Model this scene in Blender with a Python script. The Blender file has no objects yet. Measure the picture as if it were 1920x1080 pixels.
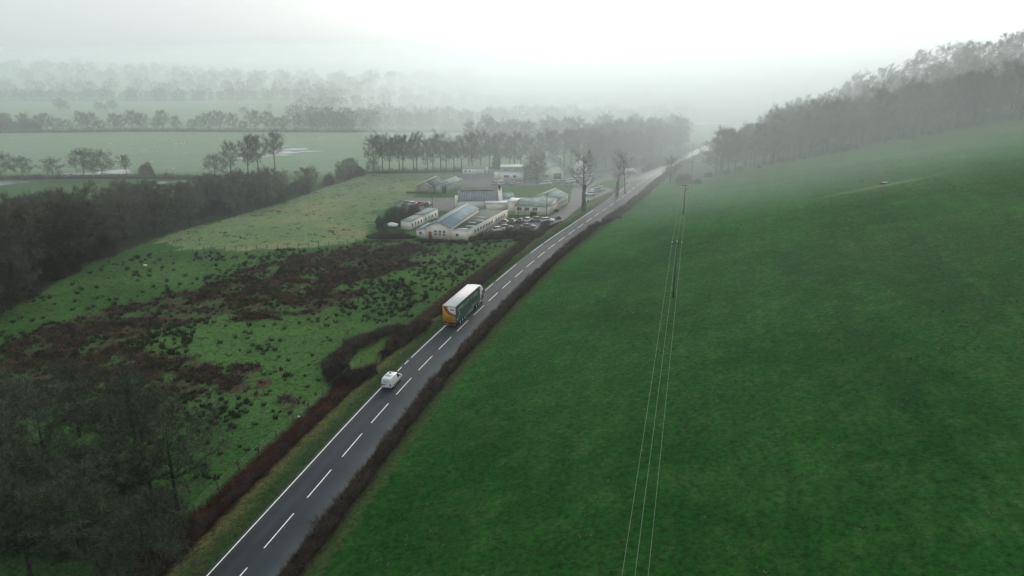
import bpy, math, random
import numpy as np
from mathutils import Vector, Matrix

sc = bpy.context.scene
# ------------------------------------------------------------------ camera
CAMH = 46.5
FPX = 1366.0
TH = math.atan(425 / FPX)
cam_d = bpy.data.cameras.new('camera'); cam = bpy.data.objects.new('camera', cam_d)
sc.collection.objects.link(cam); sc.camera = cam
cam.location = (0, 0, CAMH); cam.rotation_euler = (math.pi / 2 - TH, 0, 0)
cam_d.sensor_width = 36; cam_d.lens = 36 * FPX / 1920
cam_d.clip_start = 0.5; cam_d.clip_end = 20000
# ------------------------------------------------------------------ world, sun, exposure
SUN_EL, SUN_AZ = math.radians(20), math.radians(17)      # azimuth clockwise from +Y
w = bpy.data.worlds.new('World'); sc.world = w; w.use_nodes = True
nt = w.node_tree; nt.nodes.clear()
sky = nt.nodes.new('ShaderNodeTexSky'); sky.sky_type = 'NISHITA'; sky.sun_disc = False
sky.sun_elevation = SUN_EL; sky.sun_rotation = SUN_AZ
sky.air_density = 1.0; sky.dust_density = 4.0; sky.ozone_density = 1.0
hsv = nt.nodes.new('ShaderNodeHueSaturation'); hsv.inputs['Saturation'].default_value = 0.30
bg = nt.nodes.new('ShaderNodeBackground'); bg.inputs['Strength'].default_value = 0.135
wo = nt.nodes.new('ShaderNodeOutputWorld')
# the overcast layer: a pale even cloud over the clear sky
ovc = nt.nodes.new('ShaderNodeMix'); ovc.data_type = 'RGBA'; ovc.inputs['Factor'].default_value = 0.74
ovc.inputs['B'].default_value = (5.25, 5.75, 5.9, 1)
nt.links.new(sky.outputs[0], hsv.inputs['Color']); nt.links.new(hsv.outputs[0], ovc.inputs['A']); nt.links.new(ovc.outputs['Result'], bg.inputs['Color'])
nt.links.new(bg.outputs[0], wo.inputs['Surface'])
sl = bpy.data.lights.new('sun', 'SUN'); sl.energy = 1.5; sl.angle = math.radians(24); sl.color = (1, 0.91, 0.80)
so = bpy.data.objects.new('sun', sl); sc.collection.objects.link(so)
sdir = Vector((math.sin(SUN_AZ) * math.cos(SUN_EL), math.cos(SUN_AZ) * math.cos(SUN_EL), math.sin(SUN_EL)))
so.rotation_euler = (-sdir).to_track_quat('-Z', 'Y').to_euler(); so.location = (60, 200, 120)
sc.view_settings.view_transform = 'Standard'; sc.view_settings.look = 'None'
sc.view_settings.exposure = 0.12; sc.view_settings.gamma = 1.0; sc.view_settings.use_curve_mapping = False
sc.cycles.use_denoising = True
sc.cycles.volume_bounces = 6; sc.cycles.max_bounces = 8; sc.cycles.diffuse_bounces = 2
sc.cycles.transparent_max_bounces = 24
FOG = 0.00021
FOG_G = 0.5
MIST = 0.0019
VAN_S, VAN_D = 28.2, -2.05
TRUCK_S, TRUCK_D = 55.2, -1.9
POLE_H = (9.5, 10.3, 9.0, 9.0, 9.0)

rng = np.random.default_rng(7); random.seed(7)
col = sc.collection
R = math.radians

# ------------------------------------------------------------------ road line and terrain
def G(px, py, z=0.0):
    """the point of the level ground seen at a place in the photograph"""
    u = (px - 960) / FPX; v = (py - 540) / FPX
    dz = -math.sin(TH) - v * math.cos(TH); dy = math.cos(TH) - v * math.sin(TH)
    t = (CAMH - z) / -dz
    return (u * t, dy * t)
RC = [(-55.5, -70), (-47, -35), (-39.3, 0), (-31.0, 34), (-22.8, 70.5), (-19.0, 87.7), (-14.8, 105.2), (-10.1, 122.2), (-5.0, 139.3),
      (0.5, 156.8), (6.4, 174.6), (12.7, 191.9), (19.2, 208.2), (26.3, 226.0), (33.9, 244.5), (42.6, 267.0),
      (53.0, 295.0), (64.5, 322.5), (78.2, 350.0), (95.0, 385.0), (113, 421), (131, 455), (160, 505), (205, 570), (265, 640), (420, 790)]
def catmull(pts, n=8):
    P = np.array(pts, float); out = []
    Q = np.vstack([2 * P[0] - P[1], P, 2 * P[-1] - P[-2]])
    for i in range(1, len(Q) - 2):
        p0, p1, p2, p3 = Q[i - 1:i + 3]
        for k in range(n):
            t = k / n
            out.append(0.5 * (2 * p1 + (p2 - p0) * t + (2 * p0 - 5 * p1 + 4 * p2 - p3) * t * t + (3 * p1 - p0 - 3 * p2 + p3) * t ** 3))
    out.append(P[-1]); return np.array(out)
RL = catmull(RC)
def resample(L, step):
    s = np.concatenate([[0], np.cumsum(np.linalg.norm(np.diff(L, axis=0), axis=1))])
    t = np.arange(0, s[-1], step)
    return np.stack([np.interp(t, s, L[:, k]) for k in range(L.shape[1])], 1)
def frames(L):
    T = np.gradient(L, axis=0); T /= np.linalg.norm(T, axis=1)[:, None]
    N = np.stack([T[:, 1], -T[:, 0]], 1)     # right of travel
    return T, N
def offset(L, d):
    T, N = frames(L); return L + N * (d if np.isscalar(d) else np.asarray(d)[:, None])
_ys = RL[:, 1]; _xs = RL[:, 0]
_T, _ = frames(RL); _cs = _T[:, 1]
def road_d(x, y):
    xr = np.interp(y, _ys, _xs); cs = np.interp(y, _ys, _cs)
    return (x - xr) * cs
def vnoise(x, y, seed=0):
    xi = np.floor(x).astype(np.int64); yi = np.floor(y).astype(np.int64)
    fx = x - xi; fy = y - yi; fx = fx * fx * (3 - 2 * fx); fy = fy * fy * (3 - 2 * fy)
    def h(a, b):
        n = (a * 374761393 + b * 668265263 + seed * 1442695041) & 0xffffffff
        n = ((n ^ (n >> 13)) * 1274126177) & 0xffffffff
        return ((n ^ (n >> 16)) & 0xffff) / 65535.0
    return (h(xi, yi) * (1 - fx) + h(xi + 1, yi) * fx) * (1 - fy) + (h(xi, yi + 1) * (1 - fx) + h(xi + 1, yi + 1) * fx) * fy
def fbm(x, y, seed=0, o=4):
    x = np.asarray(x, float); y = np.asarray(y, float)
    s = 0; a = .5
    for k in range(o):
        s = s + a * vnoise(x, y, seed + k); x = x * 2.03 + 11.3; y = y * 2.03 + 5.7; a *= .5
    return s / (1 - .5 ** o)
def smooth(a, b, t):
    t = np.clip((t - a) / (b - a), 0, 1); return t * t * (3 - 2 * t)
def height(x, y):
    x = np.asarray(x, float); y = np.asarray(y, float)
    d = road_d(x, y)
    toe = np.interp(y, [0, 130, 210, 300, 500], [4.5, 5.5, 9, 17, 17])
    sl_ = np.interp(y, [0, 130, 300, 600, 1500], [.235, .225, .238, .15, .06])
    e = d - toe
    hill = np.where(e > 0, e * e / (e + 6), 0) * sl_
    hill = 110 * (1 - np.exp(-hill / 110))
    hill = hill * (1 + .10 * (fbm(x * .012, y * .012, 5, 2) - .5))
    hill = hill + 19 * smooth(296, 400, y) * smooth(18, 120, d) * smooth(900, 500, y)
    far = 26 * smooth(900, 2000, y) * smooth(-250, -900, x + .1 * y) * (0.4 + fbm(x * .003, y * .003, 9, 2))
    und = (fbm(x * .03, y * .03, 3, 3) - .5) * .8 * smooth(9, 24, -d) * smooth(420, 300, y) * smooth(-40, -62, x - .12 * (y - 150))
    ditch = -.5 * np.exp(-((d + 8.6) / 1.3) ** 2) * smooth(250, 220, y)
    return hill + far + und + ditch
def hz(x, y): return float(height(np.array([x]), np.array([y]))[0])
def GT(px, py):
    """the point of the terrain seen at a place in the photograph"""
    u = (px - 960) / FPX; v = (py - 540) / FPX
    d = np.array([u, math.cos(TH) - v * math.sin(TH), -math.sin(TH) - v * math.cos(TH)])
    t = np.arange(20, 900, .5); P = t[:, None] * d; P[:, 2] += CAMH
    below = P[:, 2] < height(P[:, 0], P[:, 1])
    i = int(np.argmax(below)) if below.any() else len(t) - 1
    return (P[i, 0], P[i, 1])
def inpoly(x, y, poly):
    P = np.asarray(poly, float); ins = np.zeros(np.shape(x), bool)
    j = len(P) - 1
    for i in range(len(P)):
        xi, yi = P[i]; xj, yj = P[j]
        c = ((yi > y) != (yj > y)) & (x < (xj - xi) * (y - yi) / (yj - yi + 1e-12) + xi)
        ins ^= c; j = i
    return ins
def GP(pts, z=0): return np.array([G(a, b, z) for a, b in pts])

# ------------------------------------------------------------------ helpers: tagging, meshes, materials
def tag(o, label=None, cat=None, group=None, kind=None):
    if label: o['label'] = label
    if cat: o['category'] = cat
    if group: o['group'] = group
    if kind: o['kind'] = kind
    return o
def empty(name, loc=(0, 0, 0), rz=0):
    o = bpy.data.objects.new(name, None); col.objects.link(o); o.location = loc; o.rotation_euler = (0, 0, rz)
    o.empty_display_size = .3; return o
def link(name, me, parent=None):
    o = bpy.data.objects.new(name, me); col.objects.link(o)
    if parent: o.parent = parent
    return o
def mesh_np(name, V, Fs, mats=None, mi=None, smooth_=False):
    me = bpy.data.meshes.new(name)
    V = np.asarray(V, np.float32)
    me.vertices.add(len(V)); me.vertices.foreach_set('co', V.ravel())
    tot = [];idx = []
    for F_ in Fs:
        F_ = np.asarray(F_, np.int32)
        if len(F_) == 0: continue
        idx.append(F_.ravel()); tot.append(np.full(len(F_), F_.shape[1], np.int32))
    idx = np.concatenate(idx); tot = np.concatenate(tot)
    st = np.concatenate([[0], np.cumsum(tot)[:-1]]).astype(np.int32)
    me.loops.add(len(idx)); me.loops.foreach_set('vertex_index', idx)
    me.polygons.add(len(tot)); me.polygons.foreach_set('loop_start', st); me.polygons.foreach_set('loop_total', tot)
    if mi is not None: me.polygons.foreach_set('material_index', np.asarray(mi, np.int32))
    if smooth_: me.polygons.foreach_set('use_smooth', np.ones(len(tot), bool))
    for m in (mats or []): me.materials.append(m)
    me.update(calc_edges=True); return me
class MB:
    """collects shapes; build() links them as one mesh object"""
    def __init__(s): s.V = []; s.n = 0; s.T = []; s.Q = []; s.P = []
    def add(s, V, T=(), Q=()):
        V = np.asarray(V, float).reshape(-1, 3)
        if len(T): s.T.append(np.asarray(T, int) + s.n)
        if len(Q): s.Q.append(np.asarray(Q, int) + s.n)
        s.V.append(V); s.n += len(V)
    def box(s, x0, x1, y0, y1, z0, z1):
        V = [(x, y, z) for z in (z0, z1) for y in (y0, y1) for x in (x0, x1)]
        s.add(V, Q=[(0, 2, 3, 1), (4, 5, 7, 6), (0, 1, 5, 4), (2, 6, 7, 3), (0, 4, 6, 2), (1, 3, 7, 5)])
    def poly(s, P):
        P = np.asarray(P, float); n = len(P)
        s.add(P, T=[(0, i, i + 1) for i in range(1, n - 1)])
    def prism(s, prof, a0, a1, axis='x'):
        """a convex profile extruded along an axis; axis x: profile is (y,z); axis y: profile is (x,z)"""
        n = len(prof)
        if axis == 'x': V = [(a, p[0], p[1]) for a in (a0, a1) for p in prof]
        else: V = [(p[0], a, p[1]) for a in (a0, a1) for p in prof]
        Q = [(i, (i + 1) % n, n + (i + 1) % n, n + i) for i in range(n)]
        T = [(0, i + 1, i) for i in range(1, n - 1)] + [(n, n + i, n + i + 1) for i in range(1, n - 1)]
        s.add(V, T=T, Q=Q)
    def loft(s, rings, cap=True):
        n = len(rings[0]); V = [p for r in rings for p in r]; Q = []
        for k in range(len(rings) - 1):
            for i in range(n):
                j = (i + 1) % n; Q.append((k * n + i, k * n + j, (k + 1) * n + j, (k + 1) * n + i))
        T = []
        if cap:
            m = (len(rings) - 1) * n
            T = [(0, i + 1, i) for i in range(1, n - 1)] + [(m, m + i, m + i + 1) for i in range(1, n - 1)]
        s.add(V, T=T, Q=Q)
    def tube(s, P, r, n=5, cap=False):
        P = np.asarray(P, float); r = np.broadcast_to(np.asarray(r, float), (len(P),))
        T = np.gradient(P, axis=0); T /= np.linalg.norm(T, axis=1)[:, None] + 1e-9
        a = np.array([0, 0, 1.0]) if abs(T[0][2]) < .9 else np.array([1.0, 0, 0])
        U = np.cross(T, a); U /= np.linalg.norm(U, axis=1)[:, None] + 1e-9; W = np.cross(T, U)
        an = np.arange(n) * 2 * math.pi / n
        V = P[:, None, :] + r[:, None, None] * (np.cos(an)[None, :, None] * U[:, None, :] + np.sin(an)[None, :, None] * W[:, None, :])
        k = np.arange(len(P) - 1)[:, None] * n; i = np.arange(n)[None, :]; j = (i + 1) % n
        Q = np.stack([k + i, k + j, k + n + j, k + n + i], -1).reshape(-1, 4)
        Tc = []
        if cap:
            m = (len(P) - 1) * n
            Tc = [(0, q + 1, q) for q in range(1, n - 1)] + [(m, m + q, m + q + 1) for q in range(1, n - 1)]
        s.add(V.reshape(-1, 3), T=Tc, Q=Q)
    def cyl(s, c, r, h, axis='z', n=16):
        c = np.array(c, float); ax = {'x': (1, 0, 0), 'y': (0, 1, 0), 'z': (0, 0, 1)}[axis]
        s.tube([c, c + np.array(ax) * h], r, n, True)
    def slivers(s, P, D, L, W):
        P = np.asarray(P); D = np.asarray(D)
        S = np.cross(D, rng.normal(size=D.shape)); S /= np.linalg.norm(S, axis=1)[:, None] + 1e-9
        L = np.broadcast_to(L, (len(P),))[:, None]; W = np.broadcast_to(W, (len(P),))[:, None]
        V = np.stack([P - S * W / 2, P + S * W / 2, P + D * L], 1).reshape(-1, 3)
        s.add(V, T=np.arange(len(P) * 3).reshape(-1, 3))
    def leaves(s, P, size, up=.3):
        P = np.asarray(P); n = len(P)
        A = rng.normal(size=(n, 3)); A /= np.linalg.norm(A, axis=1)[:, None]
        B = np.cross(A, rng.normal(size=(n, 3))); B /= np.linalg.norm(B, axis=1)[:, None]
        sz = np.broadcast_to(size, (n,))[:, None] * rng.uniform(.6, 1.3, (n, 1))
        V = np.stack([P - A * sz, P + B * sz * .6, P + A * sz, P - B * sz * .6], 1).reshape(-1, 3)
        s.add(V, Q=np.arange(n * 4).reshape(-1, 4))
    def mesh(s, name, mat, smooth_=False):
        return mesh_np(name, np.concatenate(s.V), [np.concatenate(a) for a in (s.T, s.Q) if a], [mat] if mat else None, None, smooth_)
    def build(s, name, mat, parent=None, smooth_=False):
        return link(name, s.mesh(name, mat, smooth_), parent)
def copy_tree(o, parent=None):
    c = o.copy(); col.objects.link(c); c.parent = parent
    for ch in list(o.children): copy_tree(ch, c)
    return c

MATS = {}
def mat(name, c, rough=.8, var=.25, scale=2.0, bump=0, rnd=0, metal=0, c2=None, coat=0, coord='Object', stretch=None):
    if name in MATS: return MATS[name]
    m = bpy.data.materials.new(name); m.use_nodes = True; N = m.node_tree.nodes; K = m.node_tree.links
    b = N['Principled BSDF']; b.inputs['Roughness'].default_value = rough; b.inputs['Metallic'].default_value = metal
    b.inputs['Coat Weight'].default_value = coat
    if rough > .7: b.inputs['Specular IOR Level'].default_value = .25
    tc = N.new('ShaderNodeTexCoord'); no = N.new('ShaderNodeTexNoise'); no.inputs['Scale'].default_value = scale; no.inputs['Detail'].default_value = 5
    src = tc.outputs[coord]
    if stretch:
        mp = N.new('ShaderNodeMapping'); mp.inputs['Scale'].default_value = stretch; K.new(src, mp.inputs['Vector']); src = mp.outputs[0]
    K.new(src, no.inputs['Vector'])
    r = N.new('ShaderNodeValToRGB'); K.new(no.outputs['Fac'], r.inputs['Fac'])
    c = np.array(c, float); lo = c * (1 - var); hi = c * (1 + var) if c2 is None else np.array(c2, float)
    r.color_ramp.elements[0].position = .32; r.color_ramp.elements[1].position = .68
    r.color_ramp.elements[0].color = (*lo, 1); r.color_ramp.elements[1].color = (*np.clip(hi, 0, 1), 1)
    out = r.outputs['Color']
    if rnd:
        oi = N.new('ShaderNodeObjectInfo'); mr = N.new('ShaderNodeMapRange'); mr.inputs['To Min'].default_value = 1 - rnd; mr.inputs['To Max'].default_value = 1 + rnd
        K.new(oi.outputs['Random'], mr.inputs['Value'])
        mx = N.new('ShaderNodeMix'); mx.data_type = 'RGBA'; mx.blend_type = 'MULTIPLY'; mx.inputs['Factor'].default_value = 1
        K.new(out, mx.inputs['A']); K.new(mr.outputs[0], mx.inputs['B']); out = mx.outputs['Result']
    K.new(out, b.inputs['Base Color'])
    if bump:
        bp = N.new('ShaderNodeBump'); bp.inputs['Strength'].default_value = bump; K.new(no.outputs['Fac'], bp.inputs['Height']); K.new(bp.outputs[0], b.inputs['Normal'])
    MATS[name] = m; return m

# ------------------------------------------------------------------ ground sheet
PALE = GP([(300, 458), (330, 440), (420, 412), (500, 388), (560, 370), (620, 348), (690, 322), (790, 324), (870, 326), (880, 352), (790, 362), (745, 380), (700, 400), (690, 446), (640, 461), (330, 473)])
RUSH_A = GP([(0, 655), (130, 600), (250, 570), (400, 530), (520, 488), (640, 462), (700, 449), (805, 449), (818, 468), (765, 500), (700, 522), (640, 537), (600, 548), (520, 562), (430, 590), (330, 612), (260, 640), (180, 655), (60, 700), (0, 720)])
RUSH_B = GP([(470, 560), (560, 546), (680, 543), (652, 566), (600, 582), (520, 597), (430, 604)])
RUSH_C = GP([(0, 700), (100, 655), (220, 650), (330, 668), (405, 700), (380, 745), (200, 740), (0, 790)])
RUSH_D = GP([(385, 690), (470, 683), (512, 698), (484, 748), (420, 738)])
RUSH_E = GP([(520, 742), (560, 738), (568, 762), (525, 765)])
YARD = [GP(p) for p in (
    [(862, 330), (935, 326), (1060, 323), (1192, 316), (1222, 322), (1180, 334), (1135, 338), (1104, 352), (1060, 346), (920, 351), (858, 352)],
    [(735, 390), (768, 371), (870, 371), (868, 398), (760, 391)],
    [(1072, 352), (1140, 352), (1152, 357), (1100, 378), (1060, 412), (1010, 430), (905, 436), (880, 430), (955, 412), (1030, 405), (1068, 380)])]
TR0 = GT(1655, 348)
LAYBY = GP([(650, 672), (668, 655), (695, 643), (722, 636), (730, 645), (712, 672), (694, 688), (668, 690)])
def fieldcolor(x, y):
    n = fbm(x * .05, y * .05, 21); n2 = fbm(x * .35, y * .35, 22); n3 = fbm(x * .9, y * .9, 23, 3)
    c = np.zeros(x.shape + (3,))
    d = road_d(x, y)
    L = np.array
    g_left = L([.036, .094, .025]); g_left2 = L([.058, .128, .036])
    c[:] = g_left + (g_left2 - g_left) * smooth(.3, .7, n)[..., None]
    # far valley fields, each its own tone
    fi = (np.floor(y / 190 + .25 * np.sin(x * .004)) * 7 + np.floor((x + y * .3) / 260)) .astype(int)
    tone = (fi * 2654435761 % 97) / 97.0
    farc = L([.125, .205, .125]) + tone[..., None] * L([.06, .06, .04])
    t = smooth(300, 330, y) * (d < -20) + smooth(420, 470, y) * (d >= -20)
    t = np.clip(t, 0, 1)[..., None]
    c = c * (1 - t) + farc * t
    # lawn between the buildings
    # pale grazed field
    wx = x + (n2 - .5) * 9 + (n3 - .5) * 3; wy = y + (n - .5) * 12 + (n3 - .5) * 4
    m = inpoly(wx, wy, PALE)
    pc = L([.120, .185, .080]) + (smooth(.42, .66, n) * .8 + .5 * (n2 - .5))[..., None] * L([.085, .025, .022])
    pc = pc * (.82 + .36 * n3[..., None])
    c = np.where(m[..., None], pc, c)
    # rush ground
    wx = x + (n3 - .5) * 6; wy = y + (n2 - .5) * 7
    br = inpoly(wx, wy, RUSH_A) | inpoly(wx, wy, RUSH_B) | inpoly(wx, wy, RUSH_C) | inpoly(wx, wy, RUSH_D) | inpoly(wx, wy, RUSH_E)
    br &= (n3 * .6 + n2 * .4 < .52)
    c = np.where(br[..., None], L([.046, .040, .025]) + (n2[..., None]) * L([.034, .016, .010]), c)
    # hill field
    hill = (d > 5.3)
    hc = L([.0060, .052, .0060]) + smooth(.3, .7, n)[..., None] * L([.0065, .018, .005])
    hc = hc + (smooth(.5, .8, fbm(x * .03 + 9, y * .03, 31)) * .012)[..., None] * L([.7, .5, .3]) + (smooth(.58, .72, n3) * .010)[..., None] * L([1.1, 1.0, .6])
    wp = np.exp(-(((x - TR0[0]) / 13) ** 2 + ((y - TR0[1] - .12 * (x - TR0[0])) / 2.2) ** 2)) * (.4 + n2)
    hc = hc + wp[..., None] * L([.13, .16, .11]) * .42
    nr = fbm(d * .5, y * .03, 33)
    hc = hc * (1 + .75 * smooth(110, 280, y)[..., None]) + (smooth(.45, .75, n2) * .006)[..., None] * L([1.2, 1.4, .6])  # far grass painted lighter with distance: lightening of the haze put into its colour
    hc = hc * (1 + .34 * (nr[..., None] - .5))
    tram = np.exp(-((np.mod(d + 2 * n, 15.0) - 7.5) / .45) ** 2) + np.exp(-((np.mod(d + 2 * n, 15.0) - 9.4) / .45) ** 2)
    hc = hc * (1 + .16 * (tram * (n2 > .42))[..., None])
    hc = np.where((y > 303 + 6 * (n2 - .5))[..., None], L([.05, .055, .03]), hc)
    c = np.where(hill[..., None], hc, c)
    # verges
    v = (d > -7.6) & (d < -3.0) & (y < 600)
    vc = L([.028, .062, .020]) + smooth(-4.6, -6.6, d + (n3 - .5) * 2)[..., None] * L([.075, .048, .022])
    c = np.where(v[..., None], vc, c)
    v = (d > -10.4) & (d <= -7.2) & (y < 225)
    c = np.where(v[..., None], L([.028, .016, .010]), c)
    v = (d > 3.2) & (d <= 5.6) & (y < 200)
    c = np.where(v[..., None], L([.045, .035, .022]), c)
    v = (d > 5.6) & (d <= 6.9 + n3 * 1.2)
    c = np.where(v[..., None], L([.038, .066, .021]), c)
    c = np.where(inpoly(x, y, LAYBY)[..., None], L([.055, .105, .028]), c)
    # floor of the left wood
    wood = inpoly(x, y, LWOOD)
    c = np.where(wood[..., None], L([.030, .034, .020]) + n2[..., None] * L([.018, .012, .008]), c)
    return c
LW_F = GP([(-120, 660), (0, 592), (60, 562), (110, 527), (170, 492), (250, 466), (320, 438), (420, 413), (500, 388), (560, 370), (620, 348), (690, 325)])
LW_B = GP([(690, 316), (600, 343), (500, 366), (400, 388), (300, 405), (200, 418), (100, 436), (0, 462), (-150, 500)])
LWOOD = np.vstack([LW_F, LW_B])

def axis_grid(segs):
    out = []
    for a, b, s in segs:
        n = max(1, int(round((b - a) / s))); out.append(np.linspace(a, b, n, endpoint=False))
    out.append([segs[-1][1]]); return np.concatenate(out)
gx = axis_grid([(-5000, -1000, 200), (-1000, -300, 20), (-300, -150, 3), (-150, 150, .8), (150, 260, 2), (260, 800, 15), (800, 5000, 200)])
gy = axis_grid([(-300, 20, 8), (20, 60, 1.5), (60, 240, .8), (240, 340, 1.2), (340, 600, 4), (600, 2200, 20), (2200, 9000, 300)])
X, Y = np.meshgrid(gx, gy); Z = height(X, Y)
V = np.stack([X, Y, Z], -1).reshape(-1, 3)
nx, ny = len(gx), len(gy)
i = np.arange(ny - 1)[:, None] * nx + np.arange(nx - 1)[None, :]
Q = np.stack([i, i + 1, i + nx + 1, i + nx], -1).reshape(-1, 4)
gm = bpy.data.materials.new('field_grass'); gm.use_nodes = True
N = gm.node_tree.nodes; K = gm.node_tree.links; b = N['Principled BSDF']; b.inputs['Roughness'].default_value = 1.0; b.inputs['Specular IOR Level'].default_value = .04
at = N.new('ShaderNodeAttribute'); at.attribute_name = 'tint'
tc = N.new('ShaderNodeTexCoord')
n1 = N.new('ShaderNodeTexNoise'); n1.inputs['Scale'].default_value = 1.6; n1.inputs['Detail'].default_value = 8; n1.inputs['Roughness'].default_value = .8
n2_ = N.new('ShaderNodeTexNoise'); n2_.inputs['Scale'].default_value = .07; n2_.inputs['Detail'].default_value = 4
K.new(tc.outputs['Object'], n1.inputs['Vector']); K.new(tc.outputs['Object'], n2_.inputs['Vector'])
m1 = N.new('ShaderNodeMapRange'); m1.inputs['From Min'].default_value = .3; m1.inputs['From Max'].default_value = .7; m1.inputs['From Min'].default_value = .36; m1.inputs['From Max'].default_value = .64; m1.inputs['To Min'].default_value = .42; m1.inputs['To Max'].default_value = 1.62
m2 = N.new('ShaderNodeMapRange'); m2.inputs['From Min'].default_value = .3; m2.inputs['From Max'].default_value = .7; m2.inputs['To Min'].default_value = .93; m2.inputs['To Max'].default_value = 1.07
K.new(n1.outputs['Fac'], m1.inputs['Value']); K.new(n2_.outputs['Fac'], m2.inputs['Value'])
mu = N.new('ShaderNodeMath'); mu.operation = 'MULTIPLY'; K.new(m1.outputs[0], mu.inputs[0]); K.new(m2.outputs[0], mu.inputs[1])
mx = N.new('ShaderNodeVectorMath'); mx.operation = 'SCALE'; K.new(at.outputs['Color'], mx.inputs[0]); K.new(mu.outputs[0], mx.inputs['Scale'])
K.new(mx.outputs[0], b.inputs['Base Color'])
bp = N.new('ShaderNodeBump'); bp.inputs['Strength'].default_value = .6; bp.inputs['Distance'].default_value = .35; K.new(n1.outputs['Fac'], bp.inputs['Height']); K.new(bp.outputs[0], b.inputs['Normal'])
me = mesh_np('ground', V, [Q], [gm], None, True)
at_ = me.color_attributes.new('tint', 'FLOAT_COLOR', 'POINT')
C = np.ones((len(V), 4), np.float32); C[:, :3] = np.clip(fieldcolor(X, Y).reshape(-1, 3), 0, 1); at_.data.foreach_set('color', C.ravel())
tag(link('ground', me), kind='structure')

# ------------------------------------------------------------------ road
L1 = resample(RL, 1.5)
def ribbon(name, L, d0, d1, z, m, parent=None, nz=1, kind=None):
    a = offset(L, d0); c = offset(L, d1); mb = MB(); rows = []
    for k in range(nz + 1):
        p = a + (c - a) * k / nz; rows.append(np.column_stack([p, np.full(len(p), z) if np.isscalar(z) else z[k](p)]))
    V = np.stack(rows, 1).reshape(-1, 3); n = nz + 1
    i = np.arange(len(L) - 1)[:, None] * n + np.arange(nz)[None, :]
    Q = np.stack([i, i + 1, i + n + 1, i + n], -1).reshape(-1, 4)
    mb.add(V, Q=Q); o = mb.build(name, m, parent)
    if kind: o['kind'] = kind
    return o
# asphalt, worn paler in the wheel tracks by its own attribute
asph = bpy.data.materials.new('wet_asphalt'); asph.use_nodes = True
N = asph.node_tree.nodes; K = asph.node_tree.links; b = N['Principled BSDF']
at = N.new('ShaderNodeAttribute'); at.attribute_name = 'across'
cr = N.new('ShaderNodeValToRGB'); K.new(at.outputs['Fac'], cr.inputs['Fac']); cr.color_ramp.interpolation = 'B_SPLINE'
E_ = cr.color_ramp.elements; E_[0].position = 0; E_[0].color = (.034, .039, .043, 1); E_[1].position = 1; E_[1].color = (.085, .09, .088, 1)
for p, v in ((.12, .044), (.2, .036), (.3, .062), (.38, .036), (.5, .042), (.58, .05), (.66, .044), (.75, .062), (.86, .075)):
    e = E_.new(p); e.color = (v * .45, v * .62, v * .80, 1)
tc = N.new('ShaderNodeTexCoord'); n1 = N.new('ShaderNodeTexNoise'); n1.inputs['Scale'].default_value = .22; n1.inputs['Detail'].default_value = 8; K.new(tc.outputs['Object'], n1.inputs['Vector'])
m1 = N.new('ShaderNodeMapRange'); m1.inputs['From Min'].default_value = .3; m1.inputs['From Max'].default_value = .7; m1.inputs['To Min'].default_value = .68; m1.inputs['To Max'].default_value = 1.36; K.new(n1.outputs['Fac'], m1.inputs['Value'])
mx = N.new('ShaderNodeVectorMath'); mx.operation = 'SCALE'; K.new(cr.outputs[0], mx.inputs[0]); K.new(m1.outputs[0], mx.inputs['Scale']); K.new(mx.outputs[0], b.inputs['Base Color'])
m3 = N.new('ShaderNodeMapRange'); m3.inputs['From Min'].default_value = .2; m3.inputs['From Max'].default_value = .7; b.inputs['Specular IOR Level'].default_value = .2; m3.inputs['To Min'].default_value = .56; m3.inputs['To Max'].default_value = .72; K.new(n1.outputs['Fac'], m3.inputs['Value']); sx_ = N.new('ShaderNodeSeparateXYZ'); K.new(tc.outputs['Object'], sx_.inputs[0])
wet = N.new('ShaderNodeMapRange'); wet.inputs['From Min'].default_value = 290; wet.inputs['From Max'].default_value = 345; wet.inputs['To Min'].default_value = 0; wet.inputs['To Max'].default_value = .42; K.new(sx_.outputs['Y'], wet.inputs['Value'])
sb_ = N.new('ShaderNodeMath'); sb_.operation = 'SUBTRACT'; K.new(m3.outputs[0], sb_.inputs[0]); K.new(wet.outputs[0], sb_.inputs[1]); K.new(sb_.outputs[0], b.inputs['Roughness'])
sp_ = N.new('ShaderNodeMath'); sp_.operation = 'ADD'; sp_.inputs[1].default_value = .2; K.new(wet.outputs[0], sp_.inputs[0]); K.new(sp_.outputs[0], b.inputs['Specular IOR Level'])
nd = 10; L = L1
V = []; A = []
s_all = np.concatenate([[0], np.cumsum(np.linalg.norm(np.diff(RL, axis=0), axis=1))])
s_ref = s_all[np.argmin(np.linalg.norm(RL - np.array([-22.8, 70.5]), axis=1))]
def wR(s): return np.interp(s, [-999, 112, 150, 230, 300, 999], [3.45, 3.45, 4.5, 4.7, 3.9, 3.6])
def wL(s): return np.interp(s, [-999, 150, 185, 230, 262, 999], [3.45, 3.45, 4.0, 4.6, 3.6, 3.5])
sL = np.arange(len(L)) * 1.5 - s_ref
for k in range(nd + 1):
    f_ = k / nd * 2 - 1
    p = offset(L, f_ * (wL(sL) if f_ < 0 else wR(sL))); V.append(np.column_stack([p, np.full(len(p), .05 + .06 * (1 - abs(k / nd * 2 - 1)))])); A.append(np.full(len(p), k / nd))
V = np.stack(V, 1).reshape(-1, 3); A = np.stack(A, 1).ravel(); n = nd + 1
i = np.arange(len(L) - 1)[:, None] * n + np.arange(nd)[None, :]
me = mesh_np('road', V, [np.stack([i, i + 1, i + n + 1, i + n], -1).reshape(-1, 4)], [asph], None, True)
a_ = me.attributes.new('across', 'FLOAT', 'POINT'); a_.data.foreach_set('value', A.astype(np.float32))
road = tag(link('road', me), kind='structure')
paint = mat('road_paint', (.86, .87, .84), .6, .12, 1.5)
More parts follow.
